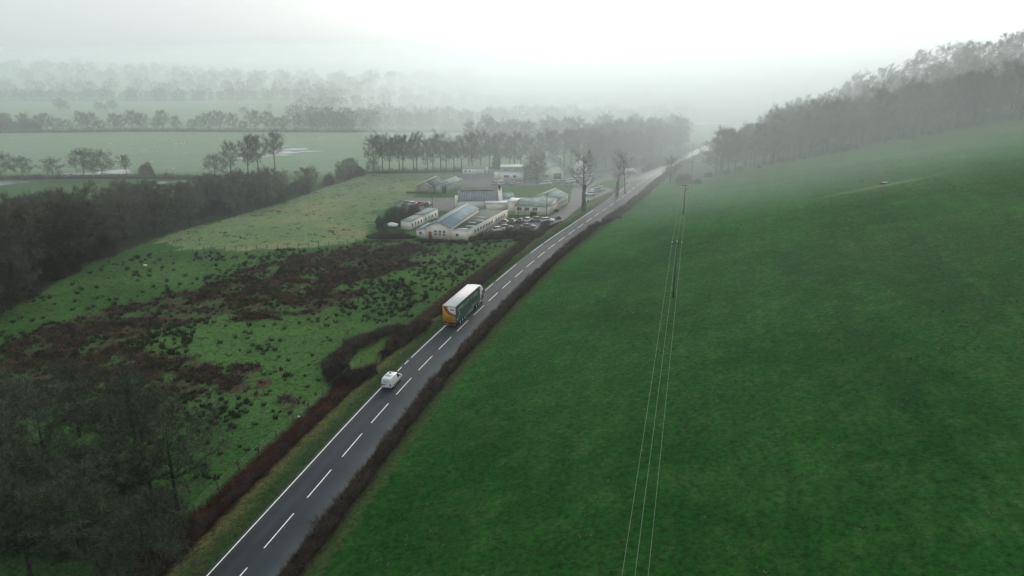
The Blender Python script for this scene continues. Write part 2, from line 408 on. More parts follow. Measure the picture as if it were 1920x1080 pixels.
def roadz(d): return .05 + .06 * (1 - abs(d) / 3.45) + .006
s_all = np.concatenate([[0], np.cumsum(np.linalg.norm(np.diff(RL, axis=0), axis=1))])
def at_s(s0, s1, step=.75):
    t = np.linspace(s0, s1, max(2, int((s1 - s0) / step) + 1)); return np.stack([np.interp(t, s_all, RL[:, k]) for k in (0, 1)], 1)
s_ref = s_all[np.argmin(np.linalg.norm(RL - np.array([-22.8, 70.5]), axis=1))]
k = -6
while s_ref + 9 * k < s_all[-1] - 260:
    s0 = s_ref + 9 * k; Ld = at_s(s0, s0 + 6)
    ribbon('centre_dash', Ld, -.065, .065, roadz(0), paint, road); k += 1
# edge line: solid on the left with worn breaks and a broken run at the field entrance
segs = [(-40, 33.5), (35.0, 36.6), (37.8, 39.3), (40.6, 84), (86, 101), (112, 122), (123.5, 171)]
for a, c in segs: ribbon('edge_line', at_s(s_ref + a, s_ref + c, 1.5), -3.17, -3.04, roadz(3.1), paint, road)
for a, c in ((120, 215), (216, 330)):
    Le = at_s(s_ref + a, s_ref + c, 1.5); se = np.linspace(a, c, len(Le)); Lo = offset(Le, wR(se) - .36)
    ribbon('edge_line', Lo, -.065, .065, roadz(3.1), paint, road)
def flat(name, P, z, m, kind='structure'):
    """a level polygon with a slightly raised rim, as its own sheet"""
    me = bpy.data.meshes.new(name); me.from_pydata([(p[0], p[1], z) for p in P], [], [list(range(len(P)))]); me.materials.append(m); me.update()
    return tag(link(name, me), kind=kind)
yardm = mat('yard_tarmac', (.068, .072, .074), .7, .25, .25)
for k, P in enumerate(YARD): flat('car_park', P[::-1], .03 + .006 * k, yardm)
# junction bellmouth with worn white lines
J = GP([(1140, 325), (1195, 314), (1232, 305), (1262, 298), (1272, 303), (1240, 322), (1205, 340), (1186, 346), (1172, 340)])
flat('side_road', J[::-1], .046, yardm)
for a, c, d in ((215, 243, -3.9), ): ribbon('junction_line', at_s(s_ref + 206, s_ref + 228, 1.5), -3.55, -3.4, .07, paint, None, kind='structure')
# ------------------------------------------------------------------ haze
def volume(name, dens, g, c=(1, 1, 1)):
    m = bpy.data.materials.new(name); m.use_nodes = True; N = m.node_tree.nodes; K = m.node_tree.links
    for q in list(N):
        if q.type == 'BSDF_PRINCIPLED': N.remove(q)
    v = N.new('ShaderNodeVolumePrincipled'); v.inputs['Density'].default_value = dens; v.inputs['Anisotropy'].default_value = g
    v.inputs['Color'].default_value = (*c, 1)
    K.new(v.outputs[0], [q for q in N if q.type == 'OUTPUT_MATERIAL'][0].inputs['Volume']); return m
mb = MB(); mb.box(-5200, 5200, -400, 9200, -1.8, 82)
tag(mb.build('haze', volume('haze_air', FOG, FOG_G, (.875, .962, 1.0))), kind='stuff')
def mist_bank(c, rad, dens, shells=2):
    """mist that thickens inwards, as shells one inside the other"""
    for k in range(shells):
        f = 1.0 if shells == 1 else 1.12 - .26 * k
        tag(mist_shell(c, (rad[0] * f, rad[1] * f, rad[2])).build('mist', volume('mist_air', dens * (1 if shells == 1 else 1.15 / shells), FOG_G, (.895, .968, .992))), kind='stuff')
def mist_shell(c, rad):
    """a lens of thicker ground mist lying on the valley floor"""
    nu, nv = 40, 14; rings = []
    V = []; Q = []
    for j in range(nv + 1):
        ph = -math.pi / 2 + math.pi * j / nv
        for i in range(nu):
            a = 2 * math.pi * i / nu; k = 1 + .06 * math.sin(3 * a + 1) + .04 * math.sin(5 * a)
            V.append((c[0] + rad[0] * k * math.cos(ph) * math.cos(a), c[1] + rad[1] * k * math.cos(ph) * math.sin(a), c[2] + rad[2] * math.sin(ph)))
    for j in range(nv):
        for i in range(nu): Q.append((j * nu + i, j * nu + (i + 1) % nu, (j + 1) * nu + (i + 1) % nu, (j + 1) * nu + i))
    mb = MB(); mb.add(V, Q=Q)
    return mb
mist_bank((150, 1450, 0), (1750, 1290, 76), MIST * .6, 1)
mist_bank((470, 800, 0), (620, 600, 74), MIST * 1.2)
mist_bank((320, 570, 5), (430, 370, 74), MIST * 1.55)

# ------------------------------------------------------------------ trees
bark = mat('bark', (.050, .045, .036), .9, .35, 3, .3, .25)
bark_dark = mat('wet_mossy_bark', (.030, .034, .022), .9, .5, 2, .3, .2)
twig = mat('bare_twigs', (.062, .050, .040), .9, .25, .6, 0, .25)
twig_grey = mat('grey_twigs', (.074, .078, .066), .9, .3, .4, 0, .3)
twig_green = mat('lichen_twigs', (.008, .019, .009), .9, .5, 1.6, 0, .3, c2=(.115, .135, .085))
pale_bark = mat('pale_bark', (.088, .088, .072), .9, .3, 2, .3, .2)
twig_wood = mat('woodland_twigs', (.112, .108, .082), .9, .35, .3, 0, .4)
SPARSE = None
ivy = mat('ivy_leaves', (.016, .036, .014), .6, .45, 1.5, 0, .25)
needle = mat('pine_needles', (.016, .034, .020), .8, .4, 1.2, 0, .25)
def rot_about(d, ang, az):
    a = Vector((0, 0, 1)) if abs(d.z) < .95 else Vector((1, 0, 0))
    u = d.cross(a).normalized(); u = Matrix.Rotation(az, 3, d) @ u
    return (Matrix.Rotation(ang, 3, u) @ d).normalized()
def gen_tree(seed, H, R_, base=.25, nmain=12, m2=7, m3=5, ntw=9000, tw=.035, tl=.8, up=.3, rise=.25, lean=.0, stems=1):
    """trunk with limbs reaching through an uneven egg-shaped crown, and a crown of fine branches and twigs"""
    r = random.Random(seed); g = np.random.default_rng(seed); mt = MB(); mc = MB(); tp = []; td = []
    c0 = H * base; cz = (c0 + H) / 2; rz = (H - c0) / 2; lp = [r.uniform(0, 6.28) for _ in range(4)]
    def U(v): return v / (np.linalg.norm(v) + 1e-9)
    # trunk
    n = 8; tpth = [np.array([0, 0, -.3])]; dx, dy = r.gauss(0, .02) + lean, r.gauss(0, .02)
    for k in range(n): dx += r.gauss(0, .018); dy += r.gauss(0, .018); tpth.append(tpth[-1] + np.array([dx, dy, 1]) * (H * .84 + .3) / n)
    tpth = np.array(tpth); r0 = H * .020; rad = np.array([r0 * (1.45 if k == 0 else (1 - .80 * k / n)) for k in range(n + 1)])
    mt.tube(tpth, rad, 7)
    def on_trunk(z): return np.array([np.interp(z, tpth[:, 2], tpth[:, i]) for i in range(2)] + [z])
    def curve(A, Bc, C, n_): t = np.linspace(0, 1, n_ + 1)[:, None]; return (1 - t) ** 2 * A + 2 * t * (1 - t) * Bc + t * t * C
    def sub(P, rr, cnt, ln, lv):
        m_ = len(P) - 1
        for q in range(cnt):
            t = .22 + .78 * (q + r.random()) / cnt; kk = min(t, .999) * m_; i0 = int(kk); S = P[i0] + (P[i0 + 1] - P[i0]) * (kk - i0); T = U(P[i0 + 1] - P[i0])
            out = S - np.array([0, 0, cz]); out[2] *= .6; out = U(out)
            d = U(T * .75 + out * .35 + g.normal(size=3) * .80 + np.array([0, 0, up]))
            L_ = ln * r.uniform(.6, 1.25) * (1.15 - .45 * t); E = S + d * L_ + np.array([0, 0, up * .15 * L_]); Q = curve(S, S + (T * .4 + d * .3) * L_ * .7, E, 3) + np.vstack([np.zeros(3), g.normal(size=(3, 3)) * .05 * L_])
            ra = rr * (1 - .6 * t) * .5; mc.tube(Q, [ra, ra * .75, ra * .5, ra * .25], 3)
            for k in range(1, 4): tp.append(Q[k]); td.append(U(Q[k] - Q[k - 1]))
            if lv < 3: sub(Q, ra, m3, ln * .55, lv + 1)
    for k in range(nmain):
        u = -.55 + 1.5 * (k + .5) / nmain; sn = math.sqrt(max(0, 1 - u * u)); az = k * 2.399 + r.uniform(-.3, .3)
        lump = .88 + .16 * math.sin(2 * az + lp[0]) + .10 * math.sin(3 * az + lp[1] + u * 3) + r.uniform(-.10, .08)
        C = np.array([R_ * sn * math.cos(az) * lump, R_ * sn * math.sin(az) * lump, cz + rz * u * (.92 + .08 * lump)]); hd = math.hypot(C[0], C[1])
        zs = max(c0 * .75, min(C[2] - hd * (.35 + rise), H * .8)); A = on_trunk(zs); C[:2] += A[:2] * .6
        Bc = A + (C - A) * np.array([.5, .5, .25]) + np.array([0, 0, rise * hd * .3])
        n_ = 6; P = curve(A, Bc, C, n_); P[1:] += g.normal(size=(n_, 3)) * .035 * hd; ra = float(np.interp(zs, tpth[:, 2], rad)) * .55
        mt.tube(P, [ra * (1 - .75 * i / n_) for i in range(n_ + 1)], 4); sub(P, ra, m2, R_ * .40, 2)
    P = tpth[-3:]; sub(P, rad[-3], m2, R_ * .5, 2)
    tp = np.array(tp); td = np.array(td); i = g.integers(0, len(tp), ntw)
    D = td[i] + g.normal(size=(ntw, 3)) * .60; D[:, 2] += up * .7; D /= np.linalg.norm(D, axis=1)[:, None]
    mc.slivers(tp[i] + g.normal(size=(ntw, 3)) * .18, D, tl * g.uniform(.5, 1.4, ntw), tw)
    return mt, mc
def tree_template(name, mt, mc, m1, m2, extra=None):
    return dict(name=name, trunk=mt.mesh('trunk', m1, True), crown=mc.mesh('crown', m2), extra=extra)
TREES_N = 0
def plant(T, x, y, s=1.0, label='', cat='tree', group=None, z=None, sz=None, name=None):
    e = empty(name or T['name'], (x, y, hz(x, y) - .05 if z is None else z), random.uniform(0, 6.28)); e.scale = (s, s, sz or s)
    tag(e, label, cat, group); link('trunk', T['trunk'], e); link('crown', T['crown'], e)
    if T['extra']: link(T['extra'][0], T['extra'][1], e)
    return e
OAK = [tree_template('oak_tree', *gen_tree(10 + k, 9.5, 5.2, .20, 17, 7, 4, 8500, .045, .65, .08, .05), bark, twig_grey) for k in range(3)]
TALL = [tree_template('bare_tree', *gen_tree(30 + k, 15, 3.7 + .3 * k, .28 + .05 * (k % 3), 17, 7, 4, 6500, .045, .9, .30, .5, r_), bark, twig) for k, r_ in enumerate((.02, -.02, .0, .03))]
WOODT = [tree_template('bare_tree', *gen_tree(50 + k, 14, 4.9 + .4 * k, .20, 18, 7, 4, 9500, .055, .95, .22, .3), bark, twig_wood) for k in range(4)]
NEAR = [tree_template('woodland_tree', *gen_tree(70 + k, 15, 6.2, .24, 15, 7, 4, 9500, .055, .75, .2, .2, .03), bark_dark, twig_green) for k in range(3)]
THIN = [tree_template('bare_tree', *gen_tree(40 + k, 15, 3.6, .34, 12, 5, 3, 1700, .032, .8, .3, .5, .02), pale_bark, twig_grey) for k in range(2)]
# pine and ivy-clad extras
def pine(seed):
    r = random.Random(seed); mt, mc = MB(), MB()
    P = [Vector((0, 0, -.3))]; d = Vector((0, 0, 1))
    for k in range(8): d = (d + Vector((r.gauss(0, .04), r.gauss(0, .04), 0))).normalized(); P.append(P[-1] + d * 2.2)
    mt.tube(P, [.34 - .03 * k for k in range(9)], 6)
    pts = []
    for q in range(26):
        t = r.uniform(3.6, 8); i0 = min(7, int(t)); p = P[i0].lerp(P[i0 + 1], t - i0); a = r.uniform(0, 6.28)
        l = r.uniform(1.6, 3.4) * (1.25 - (t - 3.6) / 7.5); e = p + Vector((math.cos(a) * l, math.sin(a) * l, r.uniform(.1, .9)))
        mt.tube([p, p.lerp(e, .5) + Vector((0, 0, -.1)), e], [.09, .06, .03], 3)
        for f in (.5, .75, 1.0):
            c = p.lerp(e, f)
            for _ in range(70): pts.append((c.x + r.gauss(0, .5), c.y + r.gauss(0, .5), c.z + r.gauss(0, .28)))
    mc.leaves(np.array(pts), .16); return mt, mc
PINE = [tree_template('pine_tree', *pine(90 + k), bark, needle) for k in range(2)]
def spruce(seed, H=12, W=2.8, n=6500, size=.2):
    g = np.random.default_rng(seed); mt, mc = MB(), MB(); mt.tube([(0, 0, -.3), (0, 0, H * .9)], [.25, .04], 6)
    z = H * (1 - np.sqrt(g.uniform(0, 1, n))) + .3; a = g.uniform(0, 6.28, n)
    rr = W * (1 - z / (H * 1.03)) * (.75 + .3 * np.sin(z * 3.1) * .5 + .18 * np.sin(a * 5 + z)) * np.sqrt(g.uniform(.25, 1, n))
    mc.leaves(np.stack([rr * np.cos(a), rr * np.sin(a), z - rr * .12], 1), size); return mt, mc
SPRUCE = [tree_template('conifer_tree', *spruce(95), bark, needle)]
def bush_meshes(seed, Rr=2.2, H=2.4, n=2600, tw=.04, tl=.7, core=.6):
    g = np.random.default_rng(seed); mc = MB(); mt = MB()
    for k in range(9):
        a = g.uniform(0, 6.28); q = Rr * .6
        mt.tube([(0, 0, -.1), (math.cos(a) * q * .5, math.sin(a) * q * .5, H * .45), (math.cos(a) * q, math.sin(a) * q, H * .8)], [.07, .05, .02], 3)
    v = g.normal(size=(n, 3)); v /= np.linalg.norm(v, axis=1)[:, None]; v[:, 2] = np.abs(v[:, 2])
    lump = 1 + .22 * np.sin(v[:, 0] * 5 + seed) * np.cos(v[:, 1] * 4 + seed)
    P = v * (g.uniform(.25, 1, n) ** .5 * lump)[:, None] * np.array([Rr, Rr, H]) * .85
    D = v * .8 + g.normal(size=(n, 3)) * .5; D[:, 2] += .5; D /= np.linalg.norm(D, axis=1)[:, None]
    mc.slivers(P, D, tl * g.uniform(.5, 1.3, n), tw); return mt, mc
bush_brown = mat('bramble_stems', (.030, .021, .016), .9, .4, .8, 0, .25)
BUSH = [tree_template('shrub', *bush_meshes(100 + k), bark, bush_brown) for k in range(3)]
SCRUB = [tree_template('scrub_willow', *bush_meshes(110 + k, 3.0, 5.2, 5200, .055, 1.0), bark, twig) for k in range(3)]
NBUSH = [tree_template('shrub', *bush_meshes(130 + k, 3.0, 2.4, 2300, .075, .85), bark_dark, twig_green) for k in range(2)]
def join_many(pts, templates, smin, smax):
    Vs, Ts = [], []; n = 0
    for k, (x, y) in enumerate(pts):
        V_, T_ = templates[k % len(templates)]; s = rng.uniform(smin, smax); a = rng.uniform(0, 6.28); c_, s_ = math.cos(a) * s, math.sin(a) * s
        W = np.column_stack([V_[:, 0] * c_ - V_[:, 1] * s_ + x, V_[:, 0] * s_ + V_[:, 1] * c_ + y, V_[:, 2] * s]); Vs.append(W); Ts.append(T_ + n); n += len(V_)
    V_ = np.concatenate(Vs); V_[:, 2] += height(V_[:, 0], V_[:, 1]); m = MB(); m.add(V_, T=np.concatenate(Ts)); return m
def wpos(px, py): return GT(px, py)
# riverside oaks: base pixel, height in pixels of the photograph
def pxs(y): return (y - 115) * .955 / CAMH
def hgt(y, hp): return hp / (pxs(y) * .955)
oaks = [(2, 333, 44, 'first oak from the left edge of the riverside row'), (43, 332, 36, 'small rounded oak between the two leftmost riverside ponds'),
        (100, 332, 34, 'compact dome-headed oak beside the long strip of floodwater'), (158, 330, 48, 'widest riverside oak standing before the bright floodwater'),
        (192, 331, 46, 'oak beside the widest riverside oak, floodwater behind its trunk'), (238, 329, 36, 'thin vase-shaped bare tree at the end of the floodwater'),
        (404, 331, 40, 'low spreading oak, leftmost of the five by the far pool'), (434, 331, 60, 'second oak of the five in front of the far pool'),
        (466, 332, 72, 'third oak of the five, tall with a straight clean trunk'), (486, 327, 68, 'fourth oak of the five standing against the white pool'),
        (516, 318, 66, 'tallest oak at the right end of the five by the pool')]
for k, (px, py, hp, lb) in enumerate(oaks):
    x, y = wpos(px, py); s = hgt(py, hp) / 9.9; tl_ = k in (5, 7, 8, 9, 10)
    plant(OAK[k % 3] if not tl_ else TALL[k % 4], x, y, s * .66 if tl_ else s, lb, 'tree', 'bare oaks along the riverbank')
x, y = wpos(276, 330); plant(SCRUB[0], x, y, 1.15, 'dense rounded willow bush at the end of the riverside oaks', 'bush')
def along(pts, n, jx=0, jy=0):
    P = np.array(pts, float); s = np.concatenate([[0], np.cumsum(np.linalg.norm(np.diff(P, axis=0), axis=1))])
    t = (np.arange(n) + .5) / n * s[-1] + rng.uniform(-.35, .35, n) * s[-1] / n
    return [(float(np.interp(a, s, P[:, 0])) + rng.uniform(-jx, jx), float(np.interp(a, s, P[:, 1])) + rng.uniform(-jy, jy)) for a in t]
# tree line on the far side of the big meadow
for px, py in along([(-90, 250), (0, 248), (250, 245), (560, 246), (860, 247)], 46, 2, 1):
    x, y = G(px, py); plant(random.choice(WOODT[:3] + OAK[:1]), x, y, random.uniform(.72, 1.0), 'misty bare tree in the hedgerow across the far side of the sheep meadow', 'tree', 'trees across the far side of the meadow', name='hedgerow_tree')
for px, py in along([(-40, 246), (70, 247)], 7, 4, 2):
    x, y = G(px, py); plant(SCRUB[1], x, y, random.uniform(1.3, 2.0), 'dark thicket bush in the denser left end of the meadow tree line', 'bush', 'dark bushes at the left end of the meadow tree line')
# tree line behind the buildings
for px, py in along([(700, 322), (800, 321), (900, 318), (1000, 314), (1090, 308)], 30, 3, 2.5):
    x, y = G(px, py); plant(random.choice(TALL), x, y, random.uniform(.85, 1.12), 'slender bare tree in the line behind the pale cabin and hall', 'tree', 'slender trees behind the buildings')
for px, py in along([(880, 285), (1100, 280), (1290, 268)], 26, 6, 7):
    x, y = G(px, py); plant(random.choice(TALL + WOODT), x, y, random.uniform(.9, 1.25), 'fog-faded bare tree in the second line beyond the buildings', 'tree', 'fog-faded trees beyond the buildings')
for px, py in along([(1110, 318), (1170, 305), (1210, 300), (1262, 285)], 16, 12, 5):
    x, y = G(px, py); plant(random.choice(WOODT), x, y, random.uniform(.8, 1.1), 'bare tree in the clump on the left of the road bend', 'tree', 'trees in the clump at the road bend')
for px, py in along([(1090, 306), (1150, 298), (1215, 292), (1275, 280)], 16, 10, 6):
    x, y = G(px, py); plant(random.choice(WOODT), x, y, random.uniform(1.0, 1.3), 'tall misty tree at the back of the clump beyond the junction', 'tree', 'tall trees at the back of the clump beyond the junction')
for px, py in along([(1170, 318), (1230, 304)], 8, 8, 3):
    x, y = G(px, py); plant(SCRUB[2], x, y, random.uniform(.7, 1.0), 'dark evergreen-looking thicket beside the junction with the road', 'bush', 'dark thicket bushes at the junction')
x, y = G(931, 316); plant(SPRUCE[0], x, y, 1.0, 'broad dark conifer behind the white two-storey block', 'tree', sz=1.0)
bpy.context.view_layer.update()
def evergreen(seed, W, H, n):
    g = np.random.default_rng(seed); mt, mc = MB(), MB(); mt.tube([(0, 0, -.2), (0, 0, H * .7)], [.2, .05], 5); cs = [(g.uniform(-.5, .5) * W, g.uniform(-.5, .5) * W, H * g.uniform(.3, .85), g.uniform(.3, .5) * W) for _ in range(9)]
    k = g.integers(0, 9, n); C_ = np.array(cs)[k]; v = g.normal(size=(n, 3)); v /= np.linalg.norm(v, axis=1)[:, None]
    mc.leaves(C_[:, :3] + v * (C_[:, 3] * g.uniform(.5, 1, n) ** .5)[:, None] * np.array([1, 1, 1.2]), .16); return mt, mc
EVER = [tree_template('evergreen_tree', *evergreen(120 + k, 2.6 + k, 6.5 + k * .3, 2600), bark, ivy) for k in range(2)]
x, y = G(712, 441); plant(EVER[0], x, y, 1.0, 'narrow dark evergreen at the left end of the brown hedge')
x, y = G(742, 430); plant(EVER[1], x, y, .95, 'broad dark evergreen behind the brown hedge by the portable cabins')
# left wood
def rand_in(P, n):
    lo = P.min(0); hi = P.max(0); out = []
    while len(out) < n:
        q = rng.uniform(lo, hi, (n * 4, 2)); q = q[inpoly(q[:, 0], q[:, 1], P)]; out += [tuple(a) for a in q]
    return out[:n]
for x, y in rand_in(LWOOD, 86):
    f = float(np.interp(y, [150, 240, 320], [1.05, .72, .45]))
    plant(random.choice(WOODT), x, y, f * random.uniform(.8, 1.12), ('dark bare tree in the wide near part of the left-hand wood' if y < 215 else 'smaller bare tree in the narrow far strip of the left-hand wood'), 'tree', ('near part of the left-hand wood' if y < 215 else 'far strip of the left-hand wood'), name='woodland_tree')
for x, y in rand_in(LWOOD, 70):
    f = float(np.interp(y, [150, 240, 320], [1.0, .95, .8]))
    plant(random.choice(SCRUB), x, y, f * random.uniform(.75, 1.15), ('leafless thicket bush under the wide near part of the left-hand wood' if y < 215 else 'leafless thicket bush in the narrow far strip of the left-hand wood'), 'bush', ('scrub under the near part of the left-hand wood' if y < 215 else 'scrub in the far strip of the left-hand wood'))
for x, y in ((px, py) for px, py in ()): pass
# wood at the top of the hillside field
deep = []
for row, (dy, cnt, x0, x1) in enumerate(((2, 40, 84, 250), (8, 34, 88, 260), (17, 28, 97, 275), (30, 24, 112, 290), (46, 22, 126, 310), (66, 20, 140, 340), (90, 18, 140, 370))):
    if row > 2: deep += [(x0 + (k + random.uniform(.1, .9)) / cnt * (x1 - x0), 301 + dy + random.uniform(-2, 3) * (1 + dy * .04)) for k in range(int(cnt * 1.3))]; continue
    for k in range(cnt):
        x = x0 + (k + random.uniform(.1, .9)) / cnt * (x1 - x0); y = 301 + dy + random.uniform(-2, 3) * (1 + dy * .04)
        plant(random.choice(TALL + WOODT), x, y, random.uniform(1.15, 1.5) if x > 110 else random.uniform(1.0, 1.3), ('misty bare tree in the front row of the wood above the hillside field' if row < 1 else 'misty bare tree behind the front row of the hillside wood' if x < 190 else 'fog-softened bare tree in the highest part of the hillside wood at the top right'), 'tree', ('front row of the hillside wood' if row < 1 else 'inner trees of the hillside wood' if x < 190 else 'highest trees of the hillside wood'))
lt = []
for k in range(3):
    a_, b_ = gen_tree(150 + k, 18, 6.2, .2, 16, 6, 3, 5200, .085, 1.15, .12, .3)
    V_ = np.concatenate(a_.V + b_.V); qs = np.concatenate(a_.Q + [q + a_.n for q in b_.Q]); ts = np.concatenate([q + a_.n for q in b_.T]); lt.append((V_, np.vstack([ts, qs[:, [0, 1, 2]], qs[:, [0, 2, 3]]])))
tag(join_many(deep, lt, .85, 1.15).build('deep_woods', twig_grey), kind='stuff')
for x, y, s, lb in ((88, 306, 1.0, 'wind-bent pine nearest the road at the end of the hillside wood'), (100, 303, 1.02, 'thin pine with a broken layered crown in the hillside wood'),
                    (108, 304, 1.13, 'tallest round-topped pine in the hillside wood'), (131, 306, 1.05, 'pine with a flat crown further up the hillside wood')):
    plant(PINE[int(x) % 2], x, y, s, lb)
for x, y in along([(80, 299.5), (262, 300.5)], 34, .5, .8):
    plant(random.choice(BUSH), x, y, random.uniform(.5, .95), 'low bramble bush along the foot of the hillside wood', 'bush', 'brambles along the foot of the hillside wood')
# roadside and yard trees
for px, py, s, T, lb in ((1094, 396, 1.32, THIN[0], 'tall ivy-trunked tree on the verge beside the round road sign'),
                         (1157, 369, 1.1, THIN[1], 'bare tree on the verge next to the parked cars by the road'),
                         (1172, 364, 1.0, THIN[0], 'smaller bare tree right of the roadside parked cars'),
                         (984, 347, .62, THIN[1], 'small bare tree before the white two-storey block'),
                         (1007, 346, .82, WOODT[1], 'round-headed bare tree on the lawn edge hiding the big gable'),
                         (1256, 344, .7, TALL[3], 'ivy-clad tree at the field corner right of the road bend'),
                         (1275, 288, .9, THIN[1], 'forked bare tree standing on the left of the far road'),
                         (700, 330, .7, OAK[0], 'round bare tree at the end of the left-hand wood')):
    x, y = wpos(px, py); e = plant(T, x, y, s, lb)
    if px in (1094, 1256, 1157):
        g = np.random.default_rng(px); m = MB(); q = 1500; zz = g.uniform(0, 6.5 if px == 1094 else 5, q); a = g.uniform(0, 6.28, q); rr = g.uniform(.3, .62, q) * (1 - zz * .05)
        m.leaves(np.stack([rr * np.cos(a), rr * np.sin(a), zz], 1), .13); m.build('ivy', ivy, e)
x, y = G(1281, 346); plant(BUSH[0], x, y, 1.9, 'dark round holly bush at the field corner below the far pole', 'bush')
for px, py, s, lb in ((1308, 345, .9, 'small bush at the field corner beside the hillside wood'), (1000, 404, .6, 'small dark bush against the pale green-roofed wing'),
                      (1043, 398, .45, 'little shrub by the corner of the green-roofed hall'), (1047, 414, .55, 'lone round shrub on the grass bank above the road')):
    x, y = wpos(px, py); plant(BUSH[1], x, y, s, lb, 'bush')
for px, py, s, lb in ((733, 424, 1.0, 'dark rounded tree behind the brown hedge'), (752, 418, 1.1, 'dark bushy tree beside the portable cabins'), (776, 404, .8, 'leafless bush overhanging the portable cabin roof')):
    x, y = G(px, py); plant(SCRUB[2], x, y, s, lb, 'bush')
# grove in the near left corner
for px, py, s, k, lb in ((95, 915, .84, 0, 'gnarled dark tree at the left of the near grove'), (215, 870, .80, 1, 'stout ivy-covered tree in the middle of the near grove'),
                         (290, 950, .92, 2, 'tall dark tree with a straight bole right of the grove middle'), (335, 955, .82, 0, 'outermost tree on the right side of the near grove'),
                         (20, 860, .74, 1, 'dark tree at the far left edge of the near grove'), (150, 820, .66, 2, 'smaller dark tree at the back of the near grove'),
                         (255, 850, .62, 0, 'slim tree at the back right of the near grove')):
    x, y = G(px, py); plant(NEAR[k], x, y, s, lb, 'tree', 'dark trees of the near grove')
for px, py, s, k in ((-70, 880, 1, 1), (-20, 1000, .9, 2), (60, 1090, .8, 0), (190, 1080, .8, 1), (300, 1130, .7, 2), (-120, 1000, 1, 0), (120, 990, .6, 2), (-130, 760, .9, 1)):
    x, y = G(px, py); plant(NEAR[k], x, y, s, 'dark tree in the lowest rows of the near grove', 'tree', 'lowest trees of the near grove')
for px, py in along([(-90, 860), (60, 870), (180, 900), (330, 985)], 13, 25, 30) + along([(-60, 990), (120, 1020), (300, 1050)], 12, 25, 30):
    x, y = G(px, py); plant(NBUSH[int(px) % 2], x, y, random.uniform(.7, 1.15), 'low dark green bush under the trees of the near grove', 'bush', 'bushes under the near grove')
for px, py, q in ((630, 714, 1.15), (646, 722, 1.3), (640, 700, 1.1), (662, 716, 1.25), (678, 708, 1.1), (620, 702, .8), (694, 702, .9), (738, 650, .95), (760, 636, 1.0), (785, 620, .9), (722, 664, .8)):
    x, y = G(px, py); plant(BUSH[(px // 7) % 3], x, y, q * .72, 'dark bramble bush in the thicket round the small grass lay-by', 'bush', 'bramble bushes round the grass lay-by')
# far wooded valley: reads as one mass
def far_mass(name, pts, n, jx, jy, s0, s1, m):
    Vs = []; Ts = []; g = np.random.default_rng(n); mb = MB()
    for px, py in along(pts, n, jx, jy):
        x, y = G(px, py); z = hz(x, y); s = g.uniform(s0, s1); q = 130
        v = g.normal(size=(q, 3)); v /= np.linalg.norm(v, axis=1)[:, None]
        P = v * (g.uniform(.1, 1, q) ** .4)[:, None] * np.array([4.6, 4.6, 4.2]) * s + np.array([x, y, z + 8 * s])
        D = v + g.normal(size=(q, 3)) * .5; D /= np.linalg.norm(D, axis=1)[:, None]
        mb.slivers(P, D, 2.4 * s, .7 * s); mb.tube([(x, y, z - .5), (x, y, z + 9 * s)], [.35 * s, .1], 3)
        P2 = v[:40] * np.array([4, 4, 1.6]) * s + np.array([x, y, z + 1]); mb.slivers(P2, D[:40], 2.2 * s, .8 * s)
    tag(mb.build(name, m), kind='stuff')
far_mass('far_woods', [(560, 236), (800, 232), (1000, 236), (1280, 232)], 110, 14, 9, .8, 1.2, twig_grey)
far_mass('far_treeline', [(-60, 190), (300, 189), (560, 187), (900, 186)], 130, 8, 1.5, .8, 1.3, twig_grey)
far_mass('far_treeline', [(560, 205), (850, 200), (1300, 205)], 80, 14, 4, .8, 1.2, twig_grey)
far_mass('distant_woods', [(-80, 176), (300, 178), (700, 174), (1200, 172), (1500, 178)], 170, 20, 6, .9, 1.7, twig_grey)
far_mass('distant_woods', [(-80, 158), (200, 160), (520, 162), (900, 158)], 150, 20, 7, 1.4, 2.6, twig_grey)
for px, py, s in ((112, 207, .9), (121, 209, .8), (186, 209, .7), (197, 210, .55), (212, 208, .8), (460, 215, .55), (456, 214, .5), (506, 207, .5)):
    x, y = G(px, py); plant(OAK[0], x, y, s * 1.3, 'lone misty tree out in the far pale field', 'tree', 'lone trees in the far pale field')
